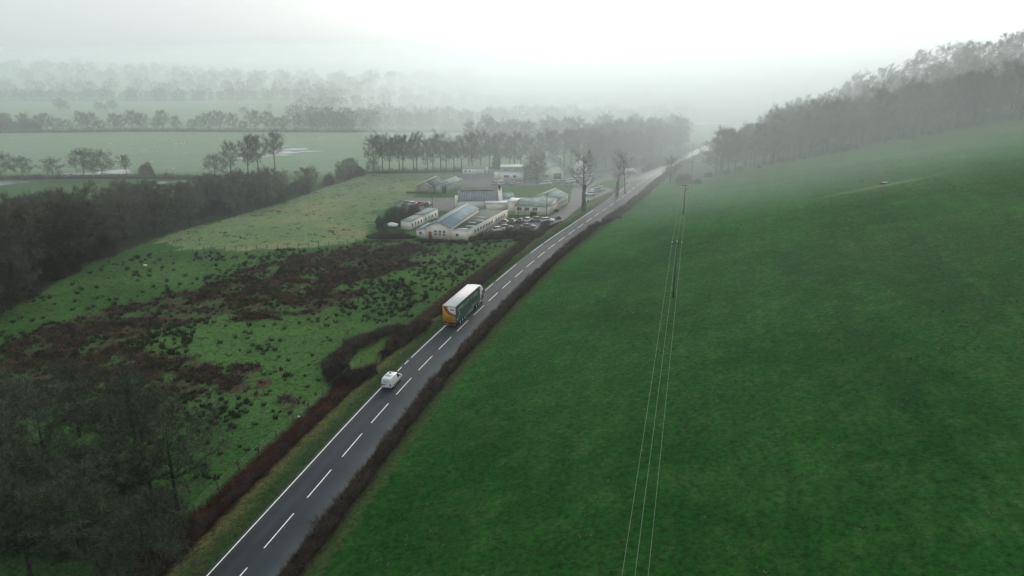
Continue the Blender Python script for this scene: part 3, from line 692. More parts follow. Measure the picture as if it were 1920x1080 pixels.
# ------------------------------------------------------------------ hedges
stem_rust = mat('rust_bramble', (.070, .020, .012), .85, .5, .5, 0, .1, c2=(.13, .048, .026))
stem_brown = mat('hedge_stems', (.038, .027, .021), .9, .5, .6, 0, .1, c2=(.095, .072, .055))
stem_dark = mat('dark_hedge_stems', (.020, .012, .010), .9, .5, .9, 0, .1, c2=(.115, .078, .058))
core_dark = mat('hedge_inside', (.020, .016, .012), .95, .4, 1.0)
def hedge(label, P, width, hgt_, dens, m, tw=.05, tl=.5, core=.72, zoff=0, name='hedge', seed=1):
    """a row of stems and twigs round a ragged dark inside, following the ground"""
    P = np.array(P, float); L = resample(P, .8); T, Nn = frames(L); g = np.random.default_rng(seed)
    root = empty(name, (L[0][0], L[0][1], hz(*L[0]))); tag(root, label, 'hedge'); o0 = np.array(root.location)
    n = len(L); hh = hgt_ * (.30 + 1.4 * fbm(L[:, 0] * .55, L[:, 1] * .55, seed, 4)); ww = width * (.45 + 1.1 * fbm(L[:, 0] * .3 + 40, L[:, 1] * .3, seed + 3, 3)); ed_ = np.minimum(np.arange(n), np.arange(n)[::-1]) * .8; tpr = .25 + .75 * smooth(0, 4.5, ed_); hh = hh * tpr; ww = ww * tpr
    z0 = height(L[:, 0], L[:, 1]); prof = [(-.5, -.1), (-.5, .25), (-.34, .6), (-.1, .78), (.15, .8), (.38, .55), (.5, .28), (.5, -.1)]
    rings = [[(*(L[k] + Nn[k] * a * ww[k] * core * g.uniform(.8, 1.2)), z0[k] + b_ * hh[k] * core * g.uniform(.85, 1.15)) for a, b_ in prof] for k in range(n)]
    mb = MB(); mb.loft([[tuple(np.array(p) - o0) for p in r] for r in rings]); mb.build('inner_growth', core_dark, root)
    N_ = int(len(L) * .8 * dens); k = g.integers(0, n, N_); a = g.uniform(-.5, .5, N_); t = g.uniform(0, 1, N_) ** .7
    env = np.sqrt(np.clip(1 - (2 * np.abs(a)) ** 2.4, 0.05, 1)); b_ = t * env
    Pp = np.column_stack([L[k] + Nn[k] * (a * ww[k])[:, None] + T[k] * g.uniform(-.5, .5, N_)[:, None], z0[k] + b_ * hh[k] * .92 + .02])
    D = np.column_stack([Nn[k] * (a * 1.6)[:, None], np.full(N_, .85)]) + g.normal(size=(N_, 3)) * .5; D /= np.linalg.norm(D, axis=1)[:, None]
    mb = MB(); mb.slivers(Pp - o0, D, tl * g.uniform(.5, 1.9, N_), tw); mb.build('foliage', m, root); return root
def droad(s0, s1, dd):
    t = np.linspace(s0, s1, max(2, int((s1 - s0) / 2))); L = at_s(s_ref + s0, s_ref + s1, (s1 - s0) / (len(t) - 1)); t = t[:len(L)]
    d = dd if np.isscalar(dd) else np.interp(t[:len(L)], [q[0] for q in dd], [q[1] for q in dd]); return offset(L, d)
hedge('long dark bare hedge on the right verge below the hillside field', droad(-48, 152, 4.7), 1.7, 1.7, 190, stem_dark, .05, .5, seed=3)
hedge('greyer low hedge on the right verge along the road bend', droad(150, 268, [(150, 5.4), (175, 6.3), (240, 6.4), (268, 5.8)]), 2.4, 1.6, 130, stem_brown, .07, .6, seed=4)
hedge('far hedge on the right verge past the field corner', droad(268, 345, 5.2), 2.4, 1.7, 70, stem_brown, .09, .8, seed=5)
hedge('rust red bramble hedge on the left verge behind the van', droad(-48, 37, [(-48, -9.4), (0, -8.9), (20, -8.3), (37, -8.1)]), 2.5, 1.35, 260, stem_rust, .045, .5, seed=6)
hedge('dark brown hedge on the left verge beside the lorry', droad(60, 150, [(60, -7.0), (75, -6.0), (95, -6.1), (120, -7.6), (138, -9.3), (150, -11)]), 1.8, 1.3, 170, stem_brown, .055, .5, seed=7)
hedge('thick hedge between the grass lay-by and the road', [G(722, 664), G(742, 648), G(772, 628), G(806, 606)], 3.0, 2.3, 330, stem_dark, .05, .55, seed=8)
hedge('brown hedge curving round the field side of the grass lay-by', [G(616, 704), G(630, 680), G(654, 657), G(694, 636), G(738, 622), G(775, 610)], 3.6, .95, 420, stem_brown, .05, .5, core=.42, seed=9)
hedge('big dark thicket at the near end of the grass lay-by', [G(624, 722), G(646, 720), G(668, 714), G(694, 704)], 4.6, 2.8, 700, stem_dark, .05, .6, seed=10)
hedge('trimmed brown hedge to the left of the cream hall', [G(690, 447), G(735, 447), G(779, 447)], 2.4, 2.1, 300, stem_brown, .06, .5, seed=11)
hedge('bulky trimmed dark hedge to the right of the cream hall', [G(881, 450), G(930, 448), G(970, 444), G(1003, 437)], 3.0, 2.9, 380, stem_dark, .06, .5, seed=12)
hedge('straggly brown bushes between the car park hedge and the road', [G(965, 452), G(990, 447), G(1020, 436)], 3.4, 1.6, 300, stem_brown, .06, .55, seed=13)
hedge('low ragged hedge at the foot of the cream hall wall', [G(782, 452), G(830, 454), G(878, 456)], 1.4, .7, 200, stem_brown, .06, .4, seed=14)
hedge('low dark hedge along the riverbank under the row of oaks', [G(-60, 340), G(0, 337), G(120, 335), G(300, 335), G(420, 336), G(520, 334)], 3.5, 1.6, 60, stem_dark, .12, .8, seed=15)
hedge('hedge line under the tree row across the far meadow side', [G(-90, 251), G(0, 249), G(250, 246.5), G(560, 247.5), G(880, 248)], 4, 2.2, 26, twig_grey, .25, 1.3, seed=16)
hedge('low hedge under the slender trees behind the buildings', [G(690, 325), G(800, 324), G(905, 321)], 2.5, 1.7, 60, stem_brown, .12, .8, seed=17)
hedge('far roadside hedge on the left beyond the road bend', droad(262, 345, -5.5), 2.5, 2.4, 80, stem_brown, .1, .9, seed=18)

# ------------------------------------------------------------------ rushes, bracken, tufts
rush_m = mat('dark_rushes', (.014, .030, .011), .8, .5, .35, 0, .45, c2=(.050, .058, .026))
brack_m = mat('dead_bracken', (.040, .027, .019), .95, .5, .4, 0, 0, c2=(.125, .078, .052))
tuft_m = mat('dry_verge_grass', (.035, .065, .022), .95, .4, .35, 0, 0, c2=(.17, .125, .060))
def tussock(seed, q=34, h=.62, r_=.3):
    g = np.random.default_rng(seed); a = g.uniform(0, 6.28, q); rr = r_ * np.sqrt(g.uniform(0, 1, q)); P = np.stack([rr * np.cos(a), rr * np.sin(a), np.full(q, -.03)], 1)
    D = np.stack([np.cos(a) * rr * 1.3, np.sin(a) * rr * 1.3, np.ones(q) * .9], 1) + g.normal(size=(q, 3)) * .16; D /= np.linalg.norm(D, axis=1)[:, None]
    m = MB(); m.slivers(P, D, h * g.uniform(.6, 1.2, q), .10); return m
TUS = [tussock(k, 34, .55 + .08 * k).mesh('rush', rush_m) for k in range(5)]
FIELD = GP([(0, 592), (110, 535), (230, 480), (330, 476), (640, 464), (690, 452), (975, 452), (900, 540), (830, 590), (700, 640), (610, 705), (600, 740), (430, 900), (330, 900), (0, 900)])
cand = np.array(rand_in(FIELD, 26000))
cx, cy = cand[:, 0], cand[:, 1]
RP = [RUSH_A, RUSH_B, RUSH_C, RUSH_D, RUSH_E]
inr = np.zeros(len(cand), bool); near = np.zeros(len(cand), bool)
for P_ in RP: inr |= inpoly(cx, cy, P_)
for ox, oy in ((4, 0), (-4, 0), (0, 5), (0, -5), (7, 0), (-7, 0), (0, 9), (0, -9)):
    for P_ in RP: near |= inpoly(cx + ox, cy + oy, P_)
nn = fbm(cx * .12, cy * .12, 51, 3); dcr = road_d(cx, cy)
right_part = (cx > np.interp(cy, [120, 200], [-42, -48])) & (cy > 128)
p = np.where(inr, .12, np.where(near, .24 * smooth(.35, .6, nn) + .03, .012 + .14 * smooth(.55, .72, nn)))
p = np.where(right_part & ~inr, .20 * smooth(.38, .62, nn) + .05, p)
p = np.where(dcr > -11, 0, p)
sel = cand[rng.uniform(size=len(cand)) < p]
sel = sel[np.argsort(sel[:, 1])]
print('rushes', len(sel))
for k, (x, y) in enumerate(sel[:290]):
    o = link('rush_tussock', TUS[k % 5]); o.location = (x, y, hz(x, y)); o.rotation_euler = (0, 0, random.uniform(0, 6.28)); s = random.uniform(.6, 1.2); o.scale = (s, s, s * random.uniform(.8, 1.15))
    tag(o, 'dark green rush tussock dotted over the rough left-hand field', 'rushes', 'rush tussocks in the left-hand field')
def tv(mb): return np.concatenate(mb.V), np.concatenate(mb.T)
tag(join_many(sel[290:], [tv(tussock(k, 26, .55 + .08 * k)) for k in range(5)], .6, 1.3).build('rushes', rush_m), kind='stuff')
bc = np.array(rand_in(FIELD, 30000)); ins = np.zeros(len(bc), bool)
for P_ in RP: ins |= inpoly(bc[:, 0] + (fbm(bc[:, 0] * .35, bc[:, 1] * .35, 22) - .5) * 6, bc[:, 1], P_)
ins &= fbm(bc[:, 0] * .25, bc[:, 1] * .25, 61, 3) < .54; bc = bc[ins][:11000]
print('bracken', len(bc))
def brack(seed):
    g = np.random.default_rng(seed); q = 14; P = g.normal(size=(q, 3)) * np.array([.45, .45, 0]); D = g.normal(size=(q, 3)) * np.array([1, 1, .3]) + np.array([0, 0, .8]); D /= np.linalg.norm(D, axis=1)[:, None]
    m = MB(); m.slivers(P, D, .5 * g.uniform(.5, 1.4, q), .13); return m
tag(join_many(np.array(rand_in(FIELD, 5200)), [tv(brack(k)) for k in range(4)], .25, .7).build('straw_tufts', mat('straw', (.10, .11, .045), .95, .4, .3)), kind='stuff')
tag(join_many(bc, [tv(brack(k)) for k in range(6)], .7, 1.5).build('bracken', brack_m), kind='stuff')
# verge grass
def verge(name, s0, s1, d0, d1, n, m, h):
    g = np.random.default_rng(n); t = g.uniform(s0, s1, n); c = np.stack([np.interp(s_ref + t, s_all, RL[:, k]) for k in (0, 1)], 1)
    c2 = np.stack([np.interp(s_ref + t + .5, s_all, RL[:, k]) for k in (0, 1)], 1); T = c2 - c; T /= np.linalg.norm(T, axis=1)[:, None]
    P = c + np.stack([T[:, 1], -T[:, 0]], 1) * g.uniform(d0, d1, n)[:, None]; P = np.column_stack([P, height(P[:, 0], P[:, 1]) - .02])
    D = g.normal(size=(n, 3)) * .45 + np.array([0, 0, .8]); D /= np.linalg.norm(D, axis=1)[:, None]
    mb = MB(); mb.slivers(P, D, h * g.uniform(.5, 1.4, n), .06); tag(mb.build(name, m), kind='stuff')
verge('verge_grass', -45, 150, -7.6, -3.6, 26000, tuft_m, .22)
verge('verge_grass', -45, 200, 5.3, 6.6, 4500, tuft_m, .22)
# pale scattered tufts on the hillside field
pale_m = mat('pale_tufts', (.10, .13, .075), .95, .3, 1.0)
q = []
while len(q) < 3200:
    x, y = rng.uniform(-25, 210), rng.uniform(45, 290)
    if road_d(np.array([x]), np.array([y]))[0] > 9 and fbm(np.array([x * .05]), np.array([y * .05]), 71, 3)[0] > rng.uniform(.40, .75): q.append((x, y))
def small(seed):
    g = np.random.default_rng(seed); qn = 6; P = g.normal(size=(qn, 3)) * np.array([.2, .2, 0]); D = g.normal(size=(qn, 3)) + np.array([0, 0, .6]); D /= np.linalg.norm(D, axis=1)[:, None]
    m = MB(); m.slivers(P, D, .19, .12); return m
tag(join_many(q, [tv(small(k)) for k in range(4)], .6, 1.7).build('pale_grass', pale_m), kind='stuff')
# small clumps in the pale grazed field
pc_ = np.array(rand_in(PALE, 240)); dm = mat('dull_weeds', (.035, .04, .02), .95, .4, 1.0)
tag(join_many(pc_, [tv(brack(k)) for k in range(3)], .5, 1.3).build('weeds', dm), kind='stuff')

# ------------------------------------------------------------------ floodwater
wm = bpy.data.materials.new('still_water'); wm.use_nodes = True; b = wm.node_tree.nodes['Principled BSDF']
b.inputs['Base Color'].default_value = (.10, .12, .12, 1); b.inputs['Roughness'].default_value = .16; b.inputs['Specular IOR Level'].default_value = 1.0
def pool(px, py, wpx, hpx, seed):
    g = random.Random(seed); x0, y0 = G(px - wpx / 2, py + 0); x1, _ = G(px + wpx / 2, py); ya = G(px, py + hpx / 2)[1]; yb = G(px, py - hpx / 2)[1]
    c = ((x0 + x1) / 2, (ya + yb) / 2); a, b_ = (x1 - x0) / 2, (yb - ya) / 2; n = 30; ph = [g.uniform(0, 6.28) for _ in range(4)]
    P = [(c[0] + a * math.cos(t) * (1 + .18 * math.sin(3 * t + ph[0]) + .10 * math.sin(7 * t + ph[1])), c[1] + b_ * math.sin(t) * (1 + .25 * math.sin(2 * t + ph[2]) + .2 * math.sin(5 * t + ph[3]))) for t in [2 * math.pi * k / n for k in range(n)]]
    flat('floodwater', P, .06 + hz(*c) + .002 * seed % .05, wm)
for k, a in enumerate([(15, 343, 80, 9), (62, 338, 40, 3), (172, 327, 130, 3), (205, 325, 70, 6), (222, 321, 50, 4), (135, 330, 60, 2),
                       (530, 286, 60, 4), (545, 281, 50, 3), (520, 291, 50, 2.4), (560, 279, 40, 2), (450, 297, 90, 2.6), (406, 289, 12, 2.2), (475, 293, 60, 2), (580, 284, 50, 1.6), (538, 274, 14, 1.4), (510, 282, 30, 2),
                       (330, 341, 60, 2.4), (300, 344, 50, 2), (655, 318, 40, 4), (1140, 238, 90, 5), (1310, 231, 110, 4), (1270, 197, 60, 3)]):
    pool(*a, k + 1)
# ------------------------------------------------------------------ buildings
cream = mat('cream_render', (.78, .73, .64), .85, .10, .8, .1)
white_r = mat('white_render', (.80, .80, .77), .8, .08, .8)
greyw = mat('grey_render', (.30, .31, .29), .85, .12, .8)
greenw = mat('pale_green_sheeting', (.30, .36, .31), .6, .10, .6)
roof_blue = mat('pale_blue_sheet_roof', (.23, .30, .33), .85, .18, .35)
roof_green = mat('pale_green_roof', (.24, .32, .29), .85, .38, .5)
roof_dark = mat('dark_slate_roof', (.085, .095, .10), .8, .35, .6)
roof_grey = mat('grey_sheet_roof', (.14, .165, .18), .85, .28, .5)
roof_pale = mat('pale_ribs', (.30, .33, .35), .8, .1, .5)
flatroof = mat('mossy_flat_roof', (.060, .085, .080), .75, .3, .12, c2=(.11, .135, .125))
puddle = mat('roof_puddle', (.26, .28, .27), .35, .1, .5)
trimw = mat('white_trim', (.70, .70, .67), .6, .05, 1)
glass = mat('window_glass', (.028, .034, .036), .25, .3, 1)
wood_dk = mat('brown_timber', (.10, .055, .035), .7, .25, 1.5)
brickr = mat('rust_red_door', (.19, .075, .045), .7, .15, 2)
plinth = mat('dark_stone', (.06, .06, .055), .9, .3, 1)
def bld(name, x, y, rz, label, cat='building'):
    e = empty(name, (x, y, hz(x, y)), R(rz)); return tag(e, label, cat)
def win(par, side, a, z, w_, h_, pos, glaz=2, name='window', m=None):
    """window with a frame and glass; side f: on a wall facing -y at y=pos; r: facing +x at x=pos; l: facing -x"""
    f = MB(); g = MB(); t = .07; pr = .06
    def bx(M, a0, a1, z0, z1, d0, d1):
        if side == 'f': M.box(a0, a1, pos - d1, pos - d0, z0, z1)
        elif side == 'r': M.box(pos + d0, pos + d1, a0, a1, z0, z1)
        else: M.box(pos - d1, pos - d0, a0, a1, z0, z1)
    bx(f, a, a + t, z, z + h_, .003, pr); bx(f, a + w_ - t, a + w_, z, z + h_, .003, pr); bx(f, a + t, a + w_ - t, z, z + t, .003, pr); bx(f, a + t, a + w_ - t, z + h_ - t, z + h_, .003, pr)
    for k in range(1, glaz): bx(f, a + w_ * k / glaz - .03, a + w_ * k / glaz + .03, z + t, z + h_ - t, .003, pr - .01)
    bx(f, a - .08, a + w_ + .08, z - .09, z - .002, .003, .12)
    fo = f.build(name, m or trimw, par); bx(g, a + t, a + w_ - t, z + t, z + h_ - t, .002, .02); g.build('pane', glass, fo); return fo
def door(par, side, a, w_, h_, pos, m=None, name='door'):
    f = MB(); k = MB()
    def bx(M, a0, a1, z0, z1, d0, d1):
        if side == 'f': M.box(a0, a1, pos - d1, pos - d0, z0, z1)
        else: M.box(pos + d0, pos + d1, a0, a1, z0, z1)
    bx(f, a, a + w_, .02, h_, .004, .05); o = f.build(name, m or brickr, par); bx(k, a + w_ - .18, a + w_ - .1, 1, 1.08, .052, .10); k.build('handle', plinth, o)
def gable_y(par, x0, x1, y0, y1, eave, ridge, mw, mr, rx=None, over=.25, th=.12, barge=True, nm='wall'):
    """walls with the ridge running in depth; gables face front and back"""
    rx = (x0 + x1) / 2 if rx is None else rx
    w_ = MB(); w_.prism([(x0, 0), (x1, 0), (x1, eave), (rx, ridge), (x0, eave)], y0, y1, 'y'); w_.build(nm, mw, par)
    for (xa, za, xb, zb) in ((x0, eave, rx, ridge), (rx, ridge, x1, eave)):
        dx, dz = xb - xa, zb - za; l = math.hypot(dx, dz); ux, uz = dx / l, dz / l; e = over
        if xa == x0: A = (xa - ux * e, za - uz * e + .01); B = (xb, zb + .01)
        else: A = (xa, za + .01); B = (xb + ux * e, zb + uz * e + .01)
        r_ = MB(); r_.prism([A, B, (B[0], B[1] + th), (A[0], A[1] + th)], y0 - over, y1 + over, 'y'); r_.build('roof', mr, par)
    c = MB(); c.prism([(rx - .14, ridge + .09), (rx + .14, ridge + .09), (rx + .1, ridge + .2), (rx - .1, ridge + .2)], y0 - over, y1 + over, 'y'); c.build('ridge_cap', trimw if barge else mr, par)
def gable_x(par, x0, x1, y0, y1, eave, ridge, mw, mr, ry=None, over=.25, th=.12, ribs=0, mrib=None, nm='wall', cap=None):
    ry = (y0 + y1) / 2 if ry is None else ry
    w_ = MB(); w_.prism([(y0, 0), (y1, 0), (y1, eave), (ry, ridge), (y0, eave)], x0, x1, 'x'); w_.build(nm, mw, par)
    for (ya, za, yb, zb, fr) in ((y0, eave, ry, ridge, 1), (ry, ridge, y1, eave, 0)):
        dy, dz = yb - ya, zb - za; l = math.hypot(dy, dz); uy, uz = dy / l, dz / l
        A = (ya - uy * over, za - uz * over + .01) if fr else (ya, za + .01); B = (yb, zb + .01) if fr else (yb + uy * over, zb + uz * over + .01)
        r_ = MB(); r_.prism([A, B, (B[0], B[1] + th), (A[0], A[1] + th)], x0 - over, x1 + over, 'x'); ro = r_.build('roof', mr, par)
        if ribs and fr:
            rb = MB(); n = ribs
            for k in range(n):
                x = x0 + (x1 - x0) * (k + .5) / n; rb.prism([(A[0], A[1] + th), (B[0], B[1] + th), (B[0], B[1] + th + .09), (A[0], A[1] + th + .09)], x - .12, x + .12, 'x')
            tag(rb.build('roof_ribs', mrib, ro), kind='stuff')
    c = MB(); c.prism([(ry - .12, ridge + .09), (ry + .12, ridge + .09), (ry + .1, ridge + .2), (ry - .1, ridge + .2)], x0 - over, x1 + over, 'x'); c.build('ridge_cap', cap or mr, par)
def slab(par, nm, P, z0, z1, m):
    """a level slab over a footprint polygon; z1 may be a list, one height per corner"""
    n = len(P); z1 = [z1] * n if np.isscalar(z1) else z1; z0 = [z0] * n if np.isscalar(z0) else z0; V = [(p[0], p[1], a) for p, a in zip(P, z0)] + [(p[0], p[1], a) for p, a in zip(P, z1)]
    mb = MB(); mb.add(V, T=[(0, i + 1, i) for i in range(1, n - 1)] + [(n, n + i, n + i + 1) for i in range(1, n - 1)], Q=[(i, (i + 1) % n, n + (i + 1) % n, n + i) for i in range(n)])
    return mb.build(nm, m, par)
# cream hall
x, y = G(780, 446); h = bld('cream_hall', x, y, -14, 'cream hall with pale blue ridged roof, dark flat-roofed wing and rust red door')
gable_y(h, 3.1, 10.0, 0, 27, 3.45, 4.75, cream, roof_blue)
slab(h, 'wall', [(0, .3), (3.097, .3), (3.097, 9), (0, 9)], 0, [2.2, 2.7, 2.7, 2.2], cream); slab(h, 'roof', [(-.15, .1), (3.095, .1), (3.095, 9.1), (-.15, 9.1)], [2.2, 2.75, 2.75, 2.2], [2.32, 2.87, 2.87, 2.32], roof_blue)
slab(h, 'wall', [(10.003, .3), (14.8, .3), (18.2, 31), (10.003, 31)], 0, 2.55, cream)
slab(h, 'flat_roof', [(10.3, .6), (14.5, .6), (17.9, 30.7), (10.3, 30.7)], 2.553, 2.70, flatroof)
for k, (a, c, d, e) in enumerate(((10.9, 1.2, 14.2, 3.4), (12.2, 5.5, 14.9, 7.2), (11.6, 10.5, 13.8, 11.8), (12.5, 14, 15.6, 15.2), (11.4, 18.5, 14.6, 19.4))):
    P = [((a + d) / 2 + (d - a) / 2 * math.cos(t) * (1 + .2 * math.sin(3 * t + k)), (c + e) / 2 + (e - c) / 2 * math.sin(t) * (1 + .25 * math.sin(2 * t + k))) for t in [6.283 * i / 16 for i in range(16)]]
    slab(h, 'puddle', P, 2.702, 2.706 + .001 * k, puddle)
slab(h, 'parapet', [(14.5, .3), (14.82, .3), (18.22, 31), (17.9, 31)], 2.556, 2.82, trimw); slab(h, 'parapet', [(10.003, .28), (14.49, .28), (14.49, .58), (10.003, .58)], 2.556, 2.80, trimw)
door(h, 'f', 3.7, .95, 2.0, 0)
for k in range(3):
    for zz in (.95, 1.78): win(h, 'f', 5.35 + k * 1.25, zz, .8, .72, 0, 2)
win(h, 'f', .9, .95, .8, .9, .3, 2); win(h, 'f', 11.4, .95, .9, .9, .3, 2)
for k in range(11):     # windows in the slanting wing wall
    t = 4.5 + k * 2.1 + (k > 6) * 1.3; xx = 14.8 + 3.4 * (t - .3) / 30.7
    win(h, 'r', t, 1.15, 1.5, 1.05, xx + .17, 2)
# ribbed roof hall
h = bld('ribbed_hall', -17.6, 235.4, 5, 'hall with a ribbed grey-blue roof slope and tall cream gable with chimney')
gable_x(h, 0, 13.2, 0, 9.5, 3.0, 5.7, white_r, roof_grey, ribs=24, mrib=roof_pale)
w_ = MB(); w_.prism([(-.2, 0), (9.7, 0), (9.7, 3.4), (4.75, 6.25), (-.2, 3.4)], 13.26, 14.6, 'x'); w_.build('gable_end', cream, h)
w_ = MB(); w_.box(13.5, 14.2, 3.6, 4.4, 5.9, 7.3); w_.build('chimney', plinth, h); w_ = MB(); w_.box(-1.0, -.01, .2, 2.4, 0, 4.4); w_.build('side_block', cream, h)
w_ = MB(); w_.box(1, 12, 4.1, 4.62, 5.75, 6.05); w_.build('roof_vent', roof_pale, h)
slab(h, 'wall', [(9.0, -3.6), (16.2, -4.4), (16.2, -.22), (9, -.05)], 0, 2.8, cream); slab(h, 'flat_roof', [(8.8, -3.8), (16.4, -4.6), (16.4, -.23), (8.8, -.06)], 2.803, 2.95, trimw)
w_ = MB(); w_.prism([(-.2 + 3, 0), (9, 0), (9, 2.4), (6, 4.3), (2.8, 3.0)], 14.61, 18.5, 'x'); w_.build('annexe_wall', cream, h)
slab(h, 'annexe_roof', [(14.62, 2.6), (18.7, 2.6), (18.7, 6), (14.62, 6)], [3.05, 3.05, 4.35, 4.35], [3.17, 3.17, 4.47, 4.47], roof_green)
slab(h, 'annexe_roof', [(14.62, 6.003), (18.7, 6.003), (18.7, 9.2), (14.62, 9.2)], [4.35, 4.35, 2.4, 2.4], [4.47, 4.47, 2.52, 2.52], roof_green)
# green roofed wing
h = bld('green_roofed_wing', 1.0, 227.6, 0, 'low cream wing with pale green roof and white windows facing the small car park')
slab(h, 'wall', [(0, 0), (10.3, -1.0), (13.4, 6.6), (2, 8.0)], 0, [2.9, 2.9, 4.1, 4.1], cream)
slab(h, 'roof', [(-.3, -.3), (10.5, -1.35), (13.2, 5.4), (1.6, 6.8)], [2.9, 2.9, 4.2, 4.2], [3.03, 3.03, 4.33, 4.33], roof_green)
slab(h, 'wall', [(-2.4, 1.0), (-.01, .4), (1.6, 6.0), (-1, 7)], 0, 4.1, cream); slab(h, 'roof', [(-2.6, .8), (.2, .2), (1.9, 6.2), (-1.1, 7.3)], 4.103, 4.25, trimw)
r_ = R(-5.6)
sub = [win(h, 'f', a, 1.45, 1.5, 1.05, -.05 - .097 * (a + .75) - .10, 3) for a in (.5, 2.9, 5.5)]
# long gabled hall
h = bld('green_roofed_hall', 6.0, 237.9, -22, 'long cream hall with pale green gabled roof and a row of windows towards the road')
gable_y(h, 0, 9.0, 0, 12.6, 3.2, 5.0, cream, roof_green)
for k in range(5): win(h, 'r', 2.4 + k * 2.0, 1.2, 1.1, 1.2, 9.0, 2)
x0_, x1_ = 3.2, 9.0
w_ = MB(); w_.prism([(5.6, 0), (9.05, 0), (9.05, 2.6), (7.3, 3.5), (5.6, 2.6)], -6.2, -.01, 'y'); w_.build('porch', cream, h)
for s_, A, B in ((0, (5.4, 2.52), (7.3, 3.52)), (1, (7.3, 3.52), (9.25, 2.52))):
    w_ = MB(); w_.prism([A, B, (B[0], B[1] + .12), (A[0], A[1] + .12)], -6.4, -.3, 'y'); w_.build('porch_roof', roof_dark if s_ else roof_green, h)
door(h, 'r', -4.6, 1.0, 2.1, 9.05, wood_dk); win(h, 'r', -2.6, 1.0, .8, 1.2, 9.05, 2); win(h, 'f', 6.9, 1.1, .8, 1.0, -6.2, 2)
# upper group of buildings
h = bld('two_storey_block', -4.9, 297.9, 0, 'white two-storey block with a grey upper floor and bright flat roof')
w_ = MB(); w_.box(0, 9.5, 0, 8, 0, 3.0); w_.build('wall', white_r, h); w_ = MB(); w_.box(.2, 9.3, 1.2, 8, 3.153, 5.1); w_.build('upper_wall', greyw, h)
w_ = MB(); w_.box(-.1, 9.6, -.1, 8.1, 3.003, 3.15); w_.build('canopy', trimw, h); slab(h, 'flat_roof', [(0, .9), (9.5, .9), (9.5, 8.2), (0, 8.2)], 5.103, 5.35, trimw)
win(h, 'f', 1.6, 1.0, 2.2, 1.1, 0, 3); win(h, 'f', 5.2, 1.0, 1.4, 1.1, 0, 2); win(h, 'f', 1.5, 3.6, 2.6, .8, 1.2, 3); win(h, 'f', 5.6, 3.6, 2.0, .8, 1.2, 3)
w_ = MB(); w_.box(-2.4, -.01, 2, 6, 0, 2.6); w_.build('side_block', cream, h)
h = bld('dark_gabled_shed', 2.2, 300.5, -6, 'dark grey gabled building behind the small bare trees')
gable_y(h, 2.6, 12.5, .5, 12, 3.4, 5.9, greyw, roof_dark); win(h, 'f', 4.5, 1, 1.6, 1, .5, 3); win(h, 'f', 7.5, 1, 1.6, 1, .5, 3)
h = bld('cream_workshop', 12.2, 297.6, 18, 'cream gabled workshop with a wide brown door beside the parked cars')
gable_y(h, 0, 9.6, 0, 12, 3.6, 5.8, cream, roof_green, rx=6.6); door(h, 'f', 5.2, 3.2, 2.6, 0, wood_dk); win(h, 'f', 1.4, 1.1, 1.4, 1.0, 0, 2)
h = bld('big_grey_hall', 8.2, 313.5, -4, 'tall grey gabled hall rising behind the workshop')
gable_y(h, 0, 13, 0, 16, 4.6, 8.0, greyw, roof_grey)
h = bld('white_house', 27.0, 318, -10, 'small white house half hidden in the mist behind the roadside trees')
gable_y(h, 0, 5, 0, 7, 4.2, 6.0, white_r, roof_dark); win(h, 'f', 1.0, 1, 1, 1.1, 0, 2); win(h, 'f', 3.0, 1, 1, 1.1, 0, 2)
h = bld('white_cabin', -21.4, 314.2, 0, 'long low white cabin at the back of the upper car park', 'cabin')
w_ = MB(); w_.box(0, 9.4, 0, 3.6, 0, 2.45); w_.build('wall', white_r, h); slab(h, 'roof', [(-.2, -.2), (9.6, -.2), (9.6, 3.8), (-.2, 3.8)], [2.453, 2.453, 2.9, 2.9], [2.6, 2.6, 3.05, 3.05], greyw)
for a in (1, 2.8): win(h, 'f', a, 1.05, .8, .7, 0, 1)
door(h, 'f', 6.2, .9, 2.0, 0, trimw); w_ = MB(); w_.box(9.63, 11, 1, 3.4, 0, 2.7); w_.build('side_block', trimw, h)
h = bld('brown_roofed_shed', -35.4, 268.9, -13, 'grey gabled shed with dark roof and white bargeboards by the pale field', 'shed')
gable_y(h, 0, 6.2, 0, 14, 2.3, 4.0, greyw, roof_dark); win(h, 'f', 2.4, 1.3, 1.2, .7, 0, 2)
for s_ in (-1, 1):
    w_ = MB(); xa = 3.1; w_.prism([(xa, 4.02), (xa + s_ * 3.3, 2.2), (xa + s_ * 3.3, 2.42), (xa, 4.24)] if s_ > 0 else [(xa - 3.3, 2.2), (xa, 4.02), (xa, 4.24), (xa - 3.3, 2.42)], -.34, -.26, 'y'); w_.build('bargeboard', trimw, h)
h = bld('green_shed', -28.6, 268.2, -17, 'pale green metal shed with an open dark doorway, next to the grey gabled shed', 'shed')
gable_y(h, 0, 5.0, 0, 15.3, 2.9, 3.8, greenw, roof_green); w_ = MB(); w_.box(2.9, 4.6, -.05, -.003, 0, 2.7); w_.build('doorway', plinth, h)
w_ = MB(); w_.box(.3, 2.6, -.06, -.003, .05, 2.5); w_.build('sliding_door', greenw, h)
